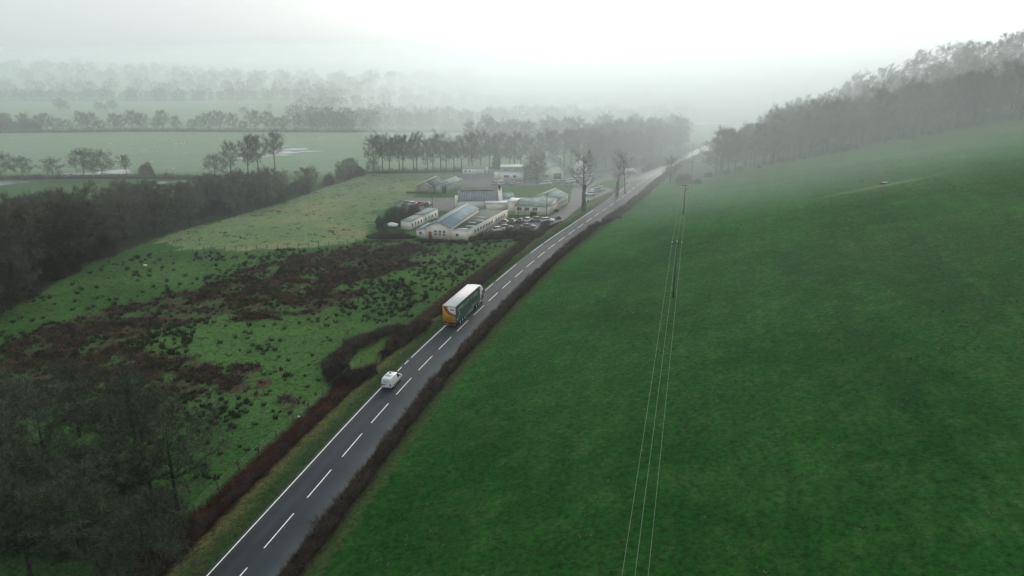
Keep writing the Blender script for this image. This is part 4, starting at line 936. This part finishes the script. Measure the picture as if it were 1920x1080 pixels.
for k, (py0, ln, lb) in enumerate(((0, 8.6, 'nearer flat-roofed portable cabin behind the brown hedge'), (8.9, 10, 'further portable cabin with ribbed roof beside the blue-roofed hall'))):
    x, y = G(752, 432); a = R(-19); h = bld('portable_cabin', x - math.sin(a) * py0 * 1, y + math.cos(a) * py0, -19, lb, 'cabin'); h['group'] = 'portable cabins beside the hall'
    wd = 3.0; w_ = MB(); w_.box(0, wd, 0, ln, .25, 2.7 + .25 * k); w_.build('wall', white_r, h); w_ = MB(); w_.box(-.1, wd + .1, -.1, ln + .1, 2.703 + .25 * k, 2.85 + .25 * k); ro = w_.build('flat_roof', greyw if k == 0 else roof_green, h)
    rb = MB(); [rb.box(-.1, wd + .1, 1 + q * 1.5, 1.12 + q * 1.5, 2.853 + .25 * k, 2.93 + .25 * k) for q in range(int(ln / 1.6))]; tag(rb.build('roof_ribs', trimw, ro), kind='stuff')
    w_ = MB(); w_.box(.1, wd - .1, .1, ln - .1, 0, .247); w_.build('base', plinth, h)
    for q in range(4): win(h, 'r', .9 + q * ln / 4.4, 1.15, .85, .95, wd, 1)
x, y = G(733, 438); h = bld('garden_shelter', x - 1.5, y, 0, 'small open shelter with a white pyramid roof behind the brown hedge', 'shelter')
for a, c in ((0, 0), (2.9, 0), (0, 2.9), (2.9, 2.9)): w_ = MB(); w_.box(a, a + .12, c, c + .12, 0, 2.1); w_.build('post', wood_dk, h)
w_ = MB(); w_.add([(-.3, -.3, 2.1), (3.3, -.3, 2.1), (3.3, 3.3, 2.1), (-.3, 3.3, 2.1), (1.5, 1.5, 3.0)], T=[(0, 1, 4), (1, 2, 4), (2, 3, 4), (3, 0, 4)], Q=[(3, 2, 1, 0)]); w_.build('roof', trimw, h)
a, c = G(762, 363), G(800, 363); w_ = MB(); w_.box(0, c[0] - a[0], 0, .4, 0, .7); o = w_.build('low_wall', plinth); o.location = (a[0], a[1], 0); tag(o, 'low dark stone wall in front of the grey gabled shed', 'wall')

# ------------------------------------------------------------------ vehicles
tyre_m = mat('tyre_rubber', (.012, .012, .013), .85, .2, 3); rim_m = mat('wheel_rim', (.55, .56, .57), .45, .1, 3, metal=.2)
carglass = mat('car_glass', (.010, .012, .014), .12, .1, 1)
def paintm(n, c): return mat('paint_' + n, c, .3, .04, .6, coat=.5)
P_white = paintm('white', (.72, .73, .73)); P_grey = paintm('grey', (.16, .18, .18)); P_silver = paintm('silver', (.36, .38, .38)); P_red = paintm('red', (.34, .045, .045)); P_blue = paintm('dark_blue', (.05, .075, .095)); P_green = paintm('grey_green', (.13, .17, .15)); P_maroon = paintm('maroon', (.11, .035, .035))
lampr = mat('tail_lamp', (.30, .015, .012), .3, .1, 1); black_p = mat('black_plastic', (.015, .016, .017), .6, .2, 1)
def wheel(par, x, y, r, w_, side):
    t = MB(); t.tube([(x, y, r), (x + side * w_ * .12, y, r), (x + side * w_ * .88, y, r), (x + side * w_, y, r)], [r * .86, r, r, r * .86], 18, True); o = t.build('wheel', tyre_m, par, True)
    h_ = MB(); h_.tube([(x + side * (w_ - .02), y, r), (x + side * (w_ + .012), y, r)], [r * .58, r * .5], 14, True); h_.build('rim', rim_m, o); return o
def ringbody(secs, name, m, par, sub=2):
    """secs: (y, half width low, z bottom, half width belt, z belt, half width top, z top)"""
    rings = []
    for (y, hl, zb, hw, zm, ht, zt) in secs:
        R_ = [(hl, zb), (hw, zb + .12 * (zm - zb)), (hw, zm), (ht, zt - .04 * (zt - zb)), (ht * .86, zt)]
        rings.append([(a, y, z) for a, z in R_] + [(-a, y, z) for a, z in reversed(R_)])
    b_ = MB(); b_.loft(rings); o = b_.build(name, m, par, True)
    if sub:
        md = o.modifiers.new('s', 'SUBSURF'); md.levels = md.render_levels = sub
    return o
def make_car(paint, kind='hatch'):
    e = empty('parked_car'); L_ = {'hatch': 4.0, 'saloon': 4.5, 'estate': 4.4}[kind]
    ringbody([(0, .70, .35, .74, .6, .70, .85), (.06, .80, .25, .85, .62, .80, .92), (.9, .82, .22, .88, .66, .84, .95), (L_ * .6, .82, .22, .88, .66, .84, .96), (L_ * .78, .80, .22, .87, .64, .78, .90), (L_ - .15, .76, .25, .82, .55, .68, .76), (L_, .66, .32, .70, .5, .6, .66)], 'body', paint, e, 1)
    yb = .12 if kind != 'saloon' else .55
    ringbody([(yb, .72, .84, .76, .9, .66, 1.0), (yb + .3, .74, .84, .77, .95, .62, 1.36), (L_ * .56, .74, .84, .77, .95, .62, 1.38), (L_ * .74, .72, .8, .75, .88, .66, .96)], 'windows', carglass, e, 1)
    r_ = MB(); r_.box(-.56, .56, yb + .42, L_ * .55, 1.35, 1.425); r_.build('roof', paint, e)
    for sx in (-1, 1):
        for yy in (.75, L_ - .8): wheel(e, sx * .66, yy, .31, .22, sx)
        q = MB(); q.box(min(sx * .5, sx * .76), max(sx * .5, sx * .76), -.02, .05, .62, .78); q.build('tail_lamp', lampr, e)
        q = MB(); q.box(min(sx * .45, sx * .66), max(sx * .45, sx * .66), L_ - .06, L_ + .0, .52, .64); q.build('headlamp', trimw, e)
    return e
PROTO = {}
def car(px, py, rz, paint, kind, label, z=None):
    key = (paint.name, kind); x, y = G(px, py)
    if key not in PROTO: o = PROTO[key] = make_car(paint, kind)
    else: o = copy_tree(PROTO[key])
    o.location = (x, y, hz(x, y) + .045); o.rotation_euler = (0, 0, R(rz)); tag(o, label, 'car', 'cars parked round the buildings'); return o
for a in ((756, 386, -28, P_green, 'saloon', 'grey-green car, leftmost of the four behind the portable cabins'),
          (769, 387, -28, P_white, 'hatch', 'white car between the grey-green car and the red car'),
          (784, 387, -28, P_red, 'hatch', 'red car in the row of four behind the portable cabins'),
          (799, 388, -12, P_blue, 'estate', 'dark blue-grey car at the right end of the row of four'),
          (926, 341, -75, P_white, 'hatch', 'white car parked alone behind the upper left row'),
          (923, 347, -40, P_silver, 'hatch', 'grey car, leftmost of the row below the two-storey block'),
          (936, 347.5, -40, P_white, 'hatch', 'white car second in the row below the two-storey block'),
          (948, 348, -40, P_grey, 'hatch', 'dark grey car third in the row below the two-storey block'),
          (959, 348, -40, P_silver, 'saloon', 'silver car at the right end of the row below the two-storey block'),
          (1014, 347, -55, P_white, 'saloon', 'white car, first of the slanting row before the workshop'),
          (1023, 346, -55, P_white, 'hatch', 'white car second in the slanting row before the workshop'),
          (1032, 345, -50, P_grey, 'hatch', 'grey car third in the slanting row before the workshop'),
          (1041, 344.5, -50, P_silver, 'hatch', 'silver car fourth in the slanting row before the workshop'),
          (1050, 344, -50, P_grey, 'estate', 'dark estate car fifth in the slanting row before the workshop'),
          (1059, 343.5, -50, P_white, 'estate', 'white estate car sixth in the slanting row before the workshop'),
          (1068, 342, -45, P_white, 'hatch', 'white car at the right end of the slanting row by the posts'),
          (1073, 333, -80, P_white, 'saloon', 'white car parked on its own behind the workshop row'),
          (1094, 330, -80, P_silver, 'saloon', 'silver car half hidden behind the roadside trees'),
          (1117, 366, 98, P_white, 'estate', 'white estate car nearest the road under the verge trees'),
          (1127, 359, 100, P_silver, 'hatch', 'silver car behind the white estate under the verge trees'),
          (1133, 356, 100, P_white, 'hatch', 'white car furthest in the trio under the verge trees'),
          (943, 422, -20, P_silver, 'hatch', 'silver car, leftmost in the row behind the bulky hedge'),
          (957, 421, -20, P_grey, 'hatch', 'dark grey car second in the row behind the bulky hedge'),
          (972, 420, -20, P_maroon, 'hatch', 'maroon car in the row behind the bulky hedge'),
          (985, 418, -25, P_white, 'hatch', 'white car beside the maroon car behind the bulky hedge'),
          (997, 416, -60, P_grey, 'saloon', 'dark car with pale roof edge next to the white car near the wing'),
          (1013, 417, -75, P_white, 'estate', 'white car at the right end of the row facing the road'),
          (938, 431, -60, P_silver, 'hatch', 'silver car close behind the bulky hedge at the wing wall'),
          (924, 435, -60, P_white, 'hatch', 'white car tucked between the bulky hedge and the wing wall'),
          (976, 429, -70, P_grey, 'saloon', 'grey car roof just showing over the bulky hedge'),
          (1160, 326, -85, P_white, 'hatch', 'white car at the junction beside the white van'),
          (1152, 327, -85, P_silver, 'hatch', 'silver car left of the white car at the junction')):
    car(*a)
# parked van at the junction
x, y = G(1174, 326); e = empty('parked_van', (x, y, .05), R(-80)); tag(e, 'small white box van parked at the junction', 'van')
b_ = MB(); b_.box(-.9, .9, 0, 3.2, .5, 2.3); b_.build('box_body', P_white, e); ringbody([(3.2, .8, .3, .88, 1, .8, 1.9), (3.9, .8, .3, .88, 1, .8, 1.85), (4.6, .8, .3, .85, .8, .75, 1.1), (4.9, .7, .35, .75, .7, .7, .95)], 'cab', P_white, e, 1)
for sx in (-1, 1):
    for yy in (.8, 3.9): wheel(e, sx * .66, yy, .33, .24, sx)

def road_pose(s, d):
    c = at_s(s_ref + s - .5, s_ref + s + .5, .5); t = c[-1] - c[0]; t /= np.linalg.norm(t); p = (c[0] + c[-1]) / 2 + np.array([t[1], -t[0]]) * d
    return p[0], p[1], math.atan2(t[1], t[0]) - math.pi / 2
def project_s(x, y):
    k = int(np.argmin((RL[:, 0] - x) ** 2 + (RL[:, 1] - y) ** 2)); return s_all[k] - s_ref
# small white van
VX, VY, VR = road_pose(VAN_S, VAN_D)
v = empty('small_van', (VX, VY, .10), VR); tag(v, 'small white van driving away on the left lane behind the lorry', 'van')
ringbody([(0, .74, .42, .80, .75, .66, 1.62), (.05, .82, .30, .87, .80, .70, 1.74), (.25, .84, .28, .89, .95, .72, 1.82), (1.2, .84, .26, .90, .98, .73, 1.86), (2.35, .84, .26, .90, .98, .72, 1.83), (2.75, .84, .26, .90, .98, .70, 1.74),
          (3.3, .84, .26, .89, .95, .72, 1.28), (3.55, .84, .26, .88, .90, .74, 1.08), (4.1, .80, .26, .86, .78, .70, .92), (4.36, .72, .32, .78, .62, .62, .76), (4.42, .60, .40, .66, .58, .5, .68)], 'body', P_white, v, 2)
for sx in (-1, 1):
    q = MB(); q.add([(sx * .888, 2.28, 1.04), (sx * .888, 3.10, 1.04), (sx * .80, 2.98, 1.34), (sx * .755, 2.62, 1.62), (sx * .755, 2.30, 1.62)] + [(sx * .83, 2.28, 1.04), (sx * .83, 3.10, 1.04), (sx * .74, 2.98, 1.34), (sx * .70, 2.62, 1.62), (sx * .70, 2.30, 1.62)],
                T=[(0, 1, 2), (0, 2, 3), (0, 3, 4)], Q=[(0, 1, 6, 5), (1, 2, 7, 6), (2, 3, 8, 7), (3, 4, 9, 8), (4, 0, 5, 9)]); q.build('side_window', carglass, v)
    q = MB(); q.box(min(sx * .885, sx * .905), max(sx * .885, sx * .905), .95, 3.5, .52, .60); q.build('side_moulding', black_p, v)
    q = MB(); q.box(min(sx * .56, sx * .78), max(sx * .56, sx * .78), -.02, .06, .62, .92); q.build('tail_lamp', lampr, v)
    q = MB(); q.box(min(sx * .90, sx * 1.06), max(sx * .90, sx * 1.06), 2.98, 3.12, 1.06, 1.24); q.build('door_mirror', black_p, v)
    for yy in (.80, 3.55): wheel(v, sx * .68, yy, .31, .22, sx)
    q = MB(); q.add([(sx * .893, .55, 1.05), (sx * .893, .80, 1.05), (sx * .86, .80, 1.22), (sx * .86, .55, 1.22)], Q=[(0, 1, 2, 3)]); q.build('side_logo', mat('grey_logo', (.22, .24, .25), .6, .1, 1), v)
q = MB(); q.add([(-.62, 2.78, 1.76), (.62, 2.78, 1.76), (.66, 3.42, 1.24), (-.66, 3.42, 1.24)], Q=[(0, 1, 2, 3)]); q.build('windscreen', carglass, v)
q = MB(); q.box(-.60, -.08, -.05, .02, .74, .86); q.build('number_plate', mat('plate_dark', (.05, .05, .045), .5, .1, 1), v)
q = MB(); q.box(-.82, .82, -.07, .10, .34, .56); q.build('rear_bumper', paintm('bumper', (.45, .46, .46)), v)
q = MB(); q.box(-.36, -.18, -.035, .02, 1.18, 1.30); q.box(-.14, -.02, -.035, .02, 1.12, 1.24); q.box(.04, .22, -.035, .02, 1.18, 1.24); tag(q.build('rear_logo', mat('grey_logo', (.22, .24, .25), .6, .1, 1), v), None)
q = MB(); q.box(-.45, .45, .75, 1.5, 1.84, 1.905); q.build('roof_hatch', paintm('hatch', (.5, .52, .5)), v)
q = MB(); q.cyl((-.12, 1.95, 1.84), .17, .07); q.build('roof_vent', black_p, v)

# articulated lorry
TX, TY, TR = road_pose(TRUCK_S, TRUCK_D)
t = empty('articulated_lorry', (TX, TY, .10), TR); tag(t, 'articulated lorry with white roof, dark green curtain sides and yellow rear doors', 'lorry')
roofw = mat('trailer_roof', (.78, .75, .75), .75, .05, .4); curt = mat('green_curtain', (.012, .062, .036), .5, .25, .7); yel = mat('mustard_yellow', (.62, .33, .02), .5, .10, 1.0)
redd = mat('dark_red', (.13, .010, .008), .5, .1, 1); pink = mat('pale_red', (.42, .10, .09), .5, .1, 1); whp = mat('door_white', (.80, .80, .79), .5, .04, 1); pale_l = mat('pale_green_print', (.45, .68, .56), .6, .3, 1.2)
chas = mat('chassis_black', (.014, .015, .016), .7, .2, 1); crim = mat('crimson', (.12, .012, .020), .5, .15, 1)
hw, zb, zt, TLn = 1.275, 1.05, 4.22, 13.6
q = MB(); q.prism([(-hw, zb), (hw, zb), (hw, zt - .1), (hw - .02, zt - .05), (-hw + .02, zt - .05), (-hw, zt - .1)], .06, TLn, 'y'); q.build('trailer_body', chas, t)
q = MB(); q.prism([(-hw - .01, zt - .045), (hw + .01, zt - .045), (hw + .01, zt), (.6, zt + .03), (-.6, zt + .03), (-hw - .01, zt)], -.02, TLn + .02, 'y'); q.build('trailer_roof', roofw, t)
for sx in (-1, 1):
    cb = MB(); n = 54; pr_ = []
    for k in range(n + 1):
        y = .16 + (TLn - .32) * k / n; x = sx * (hw + .012 + .010 * math.sin(k * 1.9)); pr_.append((x, y))
    V_ = [(x, y, z) for x, y in pr_ for z in (zb + .08, zt - .16)]; Qs = [(2 * k, 2 * k + 2, 2 * k + 3, 2 * k + 1) for k in range(n)]; cb.add(V_, Q=Qs); c_ = cb.build('side_curtain', curt, t, True)
    lb = MB(); g = random.Random(5); yy = .5; xo = sx * (hw + .03)
    def glyph(y, z, w_, h_):
        k = g.randint(0, 3); s_ = .22 * h_
        def bar(a, b2, c2, d2): lb.add([(xo, a, c2), (xo, b2, c2), (xo, b2 + s_ * (d2 - c2) / h_, d2), (xo, a + s_ * (d2 - c2) / h_, d2)], Q=[(0, 1, 2, 3)])
        bar(y, y + .09, z, z + h_)
        if k != 1: bar(y + w_ - .09, y + w_, z, z + h_ * (.6 if k == 2 else 1))
        if k != 3: bar(y + .09, y + w_ - .09, z + h_ * .42, z + h_ * .56)
        if k in (1, 2): bar(y + .09, y + w_, z + h_ * .86, z + h_)
    y = .9
    while y < 12.6:
        w_ = g.uniform(.26, .4); glyph(y, 2.95 + .05 * math.sin(y), w_, .62); y += w_ + .12 + (g.random() < .22) * .35
    y = 8.6
    while y < 12.4: w_ = .16; glyph(y, 1.45, w_, .16); y += w_ + .07
    for a, c2, d2, e2 in ((.5, .95, 1.35, 1.8), (1.2, 1.5, 1.8, 2.05), (1.7, 1.95, 2.1, 2.75), (2.0, 2.2, 1.9, 2.2)): lb.add([(xo, a, d2), (xo, c2, d2), (xo, c2 + .1, e2), (xo, a + .25, e2)], Q=[(0, 1, 2, 3)])
    lb.build('lettering', pale_l, c_)
    q = MB(); q.box(min(sx * hw, sx * (hw + .05)), max(sx * hw, sx * (hw + .05)), .05, TLn, zb - .02, zb + .07); q.box(min(sx * hw, sx * (hw + .04)), max(sx * hw, sx * (hw + .04)), .05, TLn, zt - .15, zt - .05); q.build('side_rail', mat('green_rail', (.05, .10, .075), .5, .1, 1), t)
    for z in (.55, .85):
        q = MB(); q.box(min(sx * 1.17, sx * 1.21), max(sx * 1.17, sx * 1.21), 5.6, 9.9, z, z + .07); q.build('side_guard', rim_m, t)
    for yy in (2.3, 3.6, 4.9): wheel(t, sx * .92, yy, .50, .34, sx)
    for yy in (11.7, 13.0): wheel(t, sx * .88, yy, .50, .36, sx)
    wheel(t, sx * .90, 15.3, .50, .32, sx)
    q = MB(); q.box(min(sx * .95, sx * 1.2), max(sx * .95, sx * 1.2), 13.75, 14.75, .45, 1.0); q.build('fuel_tank', rim_m, t)
    q = MB(); q.box(min(sx * 1.24, sx * 1.42), max(sx * 1.24, sx * 1.42), 16.35, 16.5, 1.95, 2.6); q.build('door_mirror', black_p, t)
    q = MB(); q.box(min(sx * .8, sx * 1.2), max(sx * .8, sx * 1.2), -.06, .0, .56, .76); q.build('tail_lamp', lampr, t)
# rear doors: mustard with a white corner swept by two red bands
def arc(x0, z0, x1, z1, sag, n=9): return [(x0 + (x1 - x0) * k / n - sag * math.sin(math.pi * k / n), z0 + (z1 - z0) * k / n - sag * math.sin(math.pi * k / n)) for k in range(n + 1)]
for k, (xa, xb) in enumerate(((-hw + .02, -.012), (.012, hw - .02))):
    q = MB(); q.box(xa, xb, .012, .058, zb + .02, zt - .12); q.build('rear_door', yel, t)
yb = .006
outer = arc(-1.10, zt - .13, 1.24, 2.22, .36); mid_ = arc(-.78, zt - .13, 1.24, 2.42, .34); inner = arc(-.36, zt - .13, 1.24, 2.70, .30)
def band(A, B, m, yy, nm):
    q = MB(); V_ = [(a[0], yy, a[1]) for a in A] + [(b_[0], yy, b_[1]) for b_ in B]; n = len(A); q.add(V_, Q=[(k, k + 1, n + k + 1, n + k) for k in range(n - 1)]); q.build(nm, m, t)
band(outer, mid_, redd, yb, 'red_band'); band(mid_, inner, pink, yb, 'pale_band')
q = MB(); V_ = [(a[0], yb, a[1]) for a in inner] + [(1.24, yb, zt - .13)]; n = len(inner); q.add(V_, T=[(n, k, k + 1) for k in range(n - 1)]); q.build('white_corner', whp, t)
q = MB(); q.box(.18, 1.02, -.004, .004, 3.42, 3.58); q.build('dark_bar', chas, t)
for z in (2.9, 2.5): q = MB(); q.box(.55, 1.0, -.004, .004, z, z + .06); q.build('small_bar', mat('grey_logo', (.22, .24, .25), .6, .1, 1), t)
for x in (-.95, -.35, .35, .95): q = MB(); q.cyl((x, -.012, zb + .1), .02, zt - zb - .35, 'z', 6); q.build('lock_rod', mat('dull_steel', (.25, .22, .16), .5, .1, 1), t)
q = MB(); q.box(-1.2, 1.2, -.05, .05, .50, .74); q.build('underrun_bar', redd, t); q = MB(); q.box(-hw, hw, -.02, .05, .90, 1.04); q.build('rear_sill', chas, t)
q = MB(); q.box(-.35, .35, .3, 12.6, .75, 1.03); q.build('chassis', chas, t); q = MB(); q.box(-.4, .4, 11, 16.4, .5, .9); q.build('tractor_chassis', chas, t)
cabm = ringbody([(14.15, 1.16, .95, 1.22, 1.6, 1.18, 3.0), (14.3, 1.2, .9, 1.25, 1.6, 1.2, 3.1), (16.0, 1.2, .6, 1.25, 1.6, 1.2, 3.1), (16.35, 1.18, .5, 1.24, 1.5, 1.12, 2.85), (16.5, 1.1, .45, 1.2, 1.3, 1.05, 2.4)], 'cab', paintm('cab', (.60, .50, .48)), t, 1)
ringbody([(14.05, 1.0, 3.0, 1.16, 3.2, 1.1, 4.0), (14.3, 1.1, 2.95, 1.2, 3.2, 1.12, 4.1), (15.2, 1.1, 2.95, 1.18, 3.2, 1.05, 3.9), (16.0, 1.0, 2.95, 1.1, 3.1, .95, 3.35), (16.3, .9, 2.9, 1.0, 3.0, .85, 3.1)], 'wind_deflector', paintm('deflector', (.72, .72, .66)), t, 1)
for sx in (-1, 1):
    q = MB(); q.box(min(sx * 1.245, sx * 1.262), max(sx * 1.245, sx * 1.262), 14.75, 16.2, 1.0, 1.95); q.build('cab_door', crim, t); q = MB(); q.box(min(sx * 1.235, sx * 1.255), max(sx * 1.235, sx * 1.255), 15.2, 16.1, 2.0, 2.65); q.build('side_window', carglass, t)
    q = MB(); q.box(min(sx * 1.2, sx * 1.25), max(sx * 1.2, sx * 1.25), 14.05, 14.5, 1.0, 3.0); q.build('cab_fairing', P_white, t)
q = MB(); q.add([(-1.05, 16.40, 2.85), (1.05, 16.40, 2.85), (1.12, 16.56, 1.9), (-1.12, 16.56, 1.9)], Q=[(0, 1, 2, 3)]); q.build('windscreen', carglass, t)

# ------------------------------------------------------------------ poles, wires, posts, signs, sheep, fences
polem = mat('pole_wood', (.085, .088, .062), .9, .3, 2); wirem = mat('line_wire', (.24, .30, .22), .5, .05, 1); insm = mat('insulator', (.55, .56, .54), .4, .05, 1)
PL = [(.2, 8.0), (29.0, 124.7), (50.4, 211.0), (70.2, 285.0), (86, 350)]
tops = []
for k, (x, y) in enumerate(PL):
    z = hz(x, y); Hh = POLE_H[k]; dx, dy = (PL[min(k + 1, 4)][0] - PL[max(k - 1, 0)][0]), (PL[min(k + 1, 4)][1] - PL[max(k - 1, 0)][1]); a = math.atan2(dy, dx) - math.pi / 2
    e = empty('utility_pole', (x, y, z), a)
    tag(e, ['wooden pole behind the viewpoint at the near end of the wires', 'wooden pole with crossarm standing mid-slope in the hillside field, nearest in view', 'second wooden pole down the hillside field towards the corner', 'distant wooden pole beyond the round bush at the field corner', 'faint pole at the edge of the hillside wood'][k], 'pole', 'poles carrying the three wires')
    q = MB(); q.tube([(0, 0, -.4), (0, 0, Hh)], [.17, .12], 8, True); q.build('pole', polem, e); q = MB(); q.box(-.95, .95, -.07, .07, Hh - .32, Hh - .18); q.build('crossarm', polem, e)
    q = MB(); q.tube([(-.75, .0, Hh - .3), (0, .0, Hh - .95)], .035, 4); q.tube([(.75, .0, Hh - .3), (0, .0, Hh - .95)], .035, 4); q.build('brace', polem, e)
    for ix in (-.82, 0, .82):
        zz = Hh - .17 if ix else Hh; q = MB(); q.tube([(ix, 0, zz), (ix, 0, zz + .1), (ix, 0, zz + .24)], [.05, .09, .05], 8, True); q.build('insulator', insm, e)
    if k == 2:
        q = MB(); q.box(-.5, .5, .12, .5, Hh - 1.5, Hh - .7); q.build('transformer', insm, e)
    tops.append([(x + math.cos(a) * ix, y + math.sin(a) * ix, z + Hh + (.08 if ix else .24)) for ix in (-.82, 0, .82)])
for j in range(3):
    q = MB()
    for k in range(4):
        A, B = Vector(tops[k][j]), Vector(tops[k + 1][j]); n = 24; ln = (B - A).length; P = [A.lerp(B, i / n) - Vector((0, 0, 4 * (ln * .011) * (i / n) * (1 - i / n))) for i in range(n + 1)]; q.tube(P, .010, 4)
    tag(q.build('overhead_wire', wirem), ['left wire of the three strung over the hillside field', 'middle wire of the three strung over the hillside field', 'right wire of the three strung over the hillside field'][j], 'wire', 'wires between the poles')
for px, py, hh, lb in ((811, 392, 5.4, 'thin dark telephone pole by the lower car park'), (1025, 405, 7.2, 'tall dark telephone pole in front of the green-roofed wing'), (972, 411, 4.2, 'short lamp pole left of the wing windows'), (984, 411, 3.0, 'short post right of the lamp pole')):
    x, y = G(px, py); q = MB(); q.tube([(0, 0, -.2), (0, 0, hh)], [.12, .09], 7, True); e = empty('telephone_pole', (x, y, 0)); q.build('pole', polem, e); q = MB(); q.box(-.35, .35, -.05, .05, hh - .35, hh - .25); q.build('crossarm', polem, e); tag(e, lb, 'pole')
for px, lb in ((1062, 'left dark post of the three by the car row'), (1069, 'middle dark post of the three by the car row'), (1073, 'right dark post of the three by the car row')):
    x, y = G(px, 351); q = MB(); q.box(-.14, .14, -.14, .14, 0, 2.0); o = q.build('gate_post', plinth); o.location = (x, y, 0); tag(o, lb, 'post', 'posts by the car row')
x, y = G(1102, 387); e = empty('road_sign', (x, y, hz(x, y)), R(20)); tag(e, 'round road sign on a post beside the ivy-trunked tree', 'road sign')
q = MB(); q.tube([(0, 0, -.1), (0, 0, 2.4)], .05, 6, True); q.build('post', rim_m, e); q = MB(); q.cyl((0, -.08, 1.9), .55, .04, 'y', 24); q.build('plate', trimw, e); q = MB(); q.cyl((0, -.10, 1.9), .40, .015, 'y', 24); q.build('plate_centre', plinth, e)
q = MB(); q.box(-.22, .22, -.12, -.104, 1.86, 1.96); q.build('symbol', trimw, e)
for px, py, lb in ((1022, 389, 'left of two small white boulders on the drive edge'), (1030, 389, 'right of two small white boulders on the drive edge'), (272, 499, 'small pale stone slab lying in the upper left field'), (560, 781, 'tiny pale stone in the field beside the rust hedge')):
    x, y = G(px, py); q = MB(); rr = [[(math.cos(a) * r_ * (1 + .2 * math.sin(2 * a)), math.sin(a) * r_ * .7, z) for a in [6.283 * k / 8 for k in range(8)]] for r_, z in ((.42, -.05), (.5, .15), (.3, .36))]; q.loft(rr); o = q.build('white_stone', trimw); o.scale = (.4,) * 3 if px == 560 else (1, 1, 1); o.location = (x, y, hz(x, y)); tag(o, lb, 'stone')
x, y = GT(1658, 345); e = empty('water_trough', (x, y, hz(x, y)), R(8)); tag(e, 'low dark cattle trough on the worn pale patch high in the hillside field', 'trough')
q = MB(); q.box(-1.0, 1.0, -.35, .35, -.1, .42); q.build('tank', plinth, e); q = MB(); q.box(-.9, .9, -.27, .27, .421, .43); q.build('water', rim_m, e)
x, y = GT(1161, 409); q = MB(); q.box(-.9, .9, -.3, .3, 0, .7); o = q.build('sheep_feeder', plinth); o.location = (x, y, hz(x, y)); tag(o, 'small dark feeder by the hedge at the edge of the hillside field', 'feeder')
x, y = G(1285, 352); e = empty('sheep_hurdle', (x, y, hz(x, y))); tag(e, 'white metal hurdle at the corner of the hillside field', 'hurdle')
for a in (0, .9, 1.8): q = MB(); q.box(a, a + .07, 0, .07, 0, 1.2); q.build('upright', insm, e)
for z in (.3, .7, 1.1): q = MB(); q.box(.072, 1.798, .01, .06, z, z + .07); q.build('rail', insm, e)
def fence(label, P, step, hh=1.15, wires=3, name='wire_fence'):
    L = resample(np.array(P, float), step); x0, y0 = L[0]; e = empty(name, (x0, y0, 0)); tag(e, label, 'fence'); pm = None
    q = MB(); q.box(-.06, .06, -.06, .06, -.2, hh); pm = q.mesh('post', polem)
    for k, (x, y) in enumerate(L): o = link('post', pm, e); o.location = (x - x0, y - y0, hz(x, y)); o.rotation_euler = (random.uniform(-.06, .06), random.uniform(-.06, .06), random.uniform(0, 1)); o.scale = (1, 1, random.uniform(.9, 1.12))
    for k in range(wires): q = MB(); q.tube([(x - x0, y - y0, hz(x, y) + hh * (.35 + .3 * k)) for x, y in L], .012, 3); q.build('wire', wirem, e)
fence('post and wire fence between the rushy field and the pale field', [G(300, 476), G(400, 471), G(520, 466), G(600, 462), G(640, 459), G(690, 449)], 2.6)
fence('leaning post fence on the field side of the rust red hedge', droad(-30, 40, [(-30, -11.2), (40, -10.2)]), 4.2)
fence('wire fence along the top edge of the hillside field', [(60, 291), (80, 297.5), (120, 298), (170, 298.5), (250, 299)], 4, name='wire_fence')
fence('wire fence along the right edge of the small grass lay-by', [G(668, 702), G(700, 686), G(722, 664)], 1.8)
sheepm = mat('fleece', (.62, .60, .52), .95, .1, 5); sface = mat('sheep_face', (.10, .09, .08), .9, .1, 5)
def make_sheep():
    e = empty('sheep'); b_ = MB(); rings = []
    for x, r_, z in ((-.52, .12, .62), (-.46, .26, .62), (-.25, .33, .62), (.1, .33, .63), (.38, .27, .65), (.5, .14, .72), (.62, .11, .82), (.72, .12, .86), (.86, .07, .80)): rings.append([(x, math.cos(a) * r_, z + math.sin(a) * r_) for a in [6.283 * k / 10 for k in range(10)]])
    b_.loft(rings)
    for sx in (-.3, .3):
        for sy in (-.15, .15): b_.tube([(sx, sy, .5), (sx + .02, sy, .25), (sx, sy, 0)], [.07, .045, .04], 6)
    b_.tube([(-.5, 0, .7), (-.62, 0, .55)], [.05, .03], 5); b_.build('fleece', sheepm, e, True)
    h_ = MB(); h_.loft([[(x, math.cos(a) * r_, z + math.sin(a) * r_) for a in [6.283 * k / 8 for k in range(8)]] for x, r_, z in ((.74, .10, .87), (.88, .085, .82), (.97, .05, .77))]); h_.tube([(.76, .08, .92), (.74, .2, .93)], [.035, .01], 4); h_.tube([(.76, -.08, .92), (.74, -.2, .93)], [.035, .01], 4); h_.build('head', sface, e, True); return e
sp = [(29, 296), (28, 311), (13, 324), (50, 321), (133, 286), (140, 285), (175, 280), (178, 298), (197, 309), (205, 279), (207, 273), (220, 314), (232, 273), (250, 268), (246, 275), (270, 284), (285, 307), (293, 273), (314, 321), (325, 321), (330, 272), (340, 272), (345, 268), (355, 256), (380, 262), (290, 262), (341, 279), (346, 291), (318, 262), (160, 276), (406, 282), (22, 252 + 10), (600, 262), (540, 258), (500, 262)]
s0 = None
for k, (px, py) in enumerate(sp):
    x, y = G(px, py)
    if s0 is None: s0 = o = make_sheep()
    else: o = copy_tree(s0)
    o.location = (x, y, hz(x, y)); o.rotation_euler = (0, 0, random.uniform(0, 6.28)); o.scale = (1.25,) * 3; tag(o, 'white sheep grazing in the wide flooded meadow', 'sheep', 'sheep in the flooded meadow')
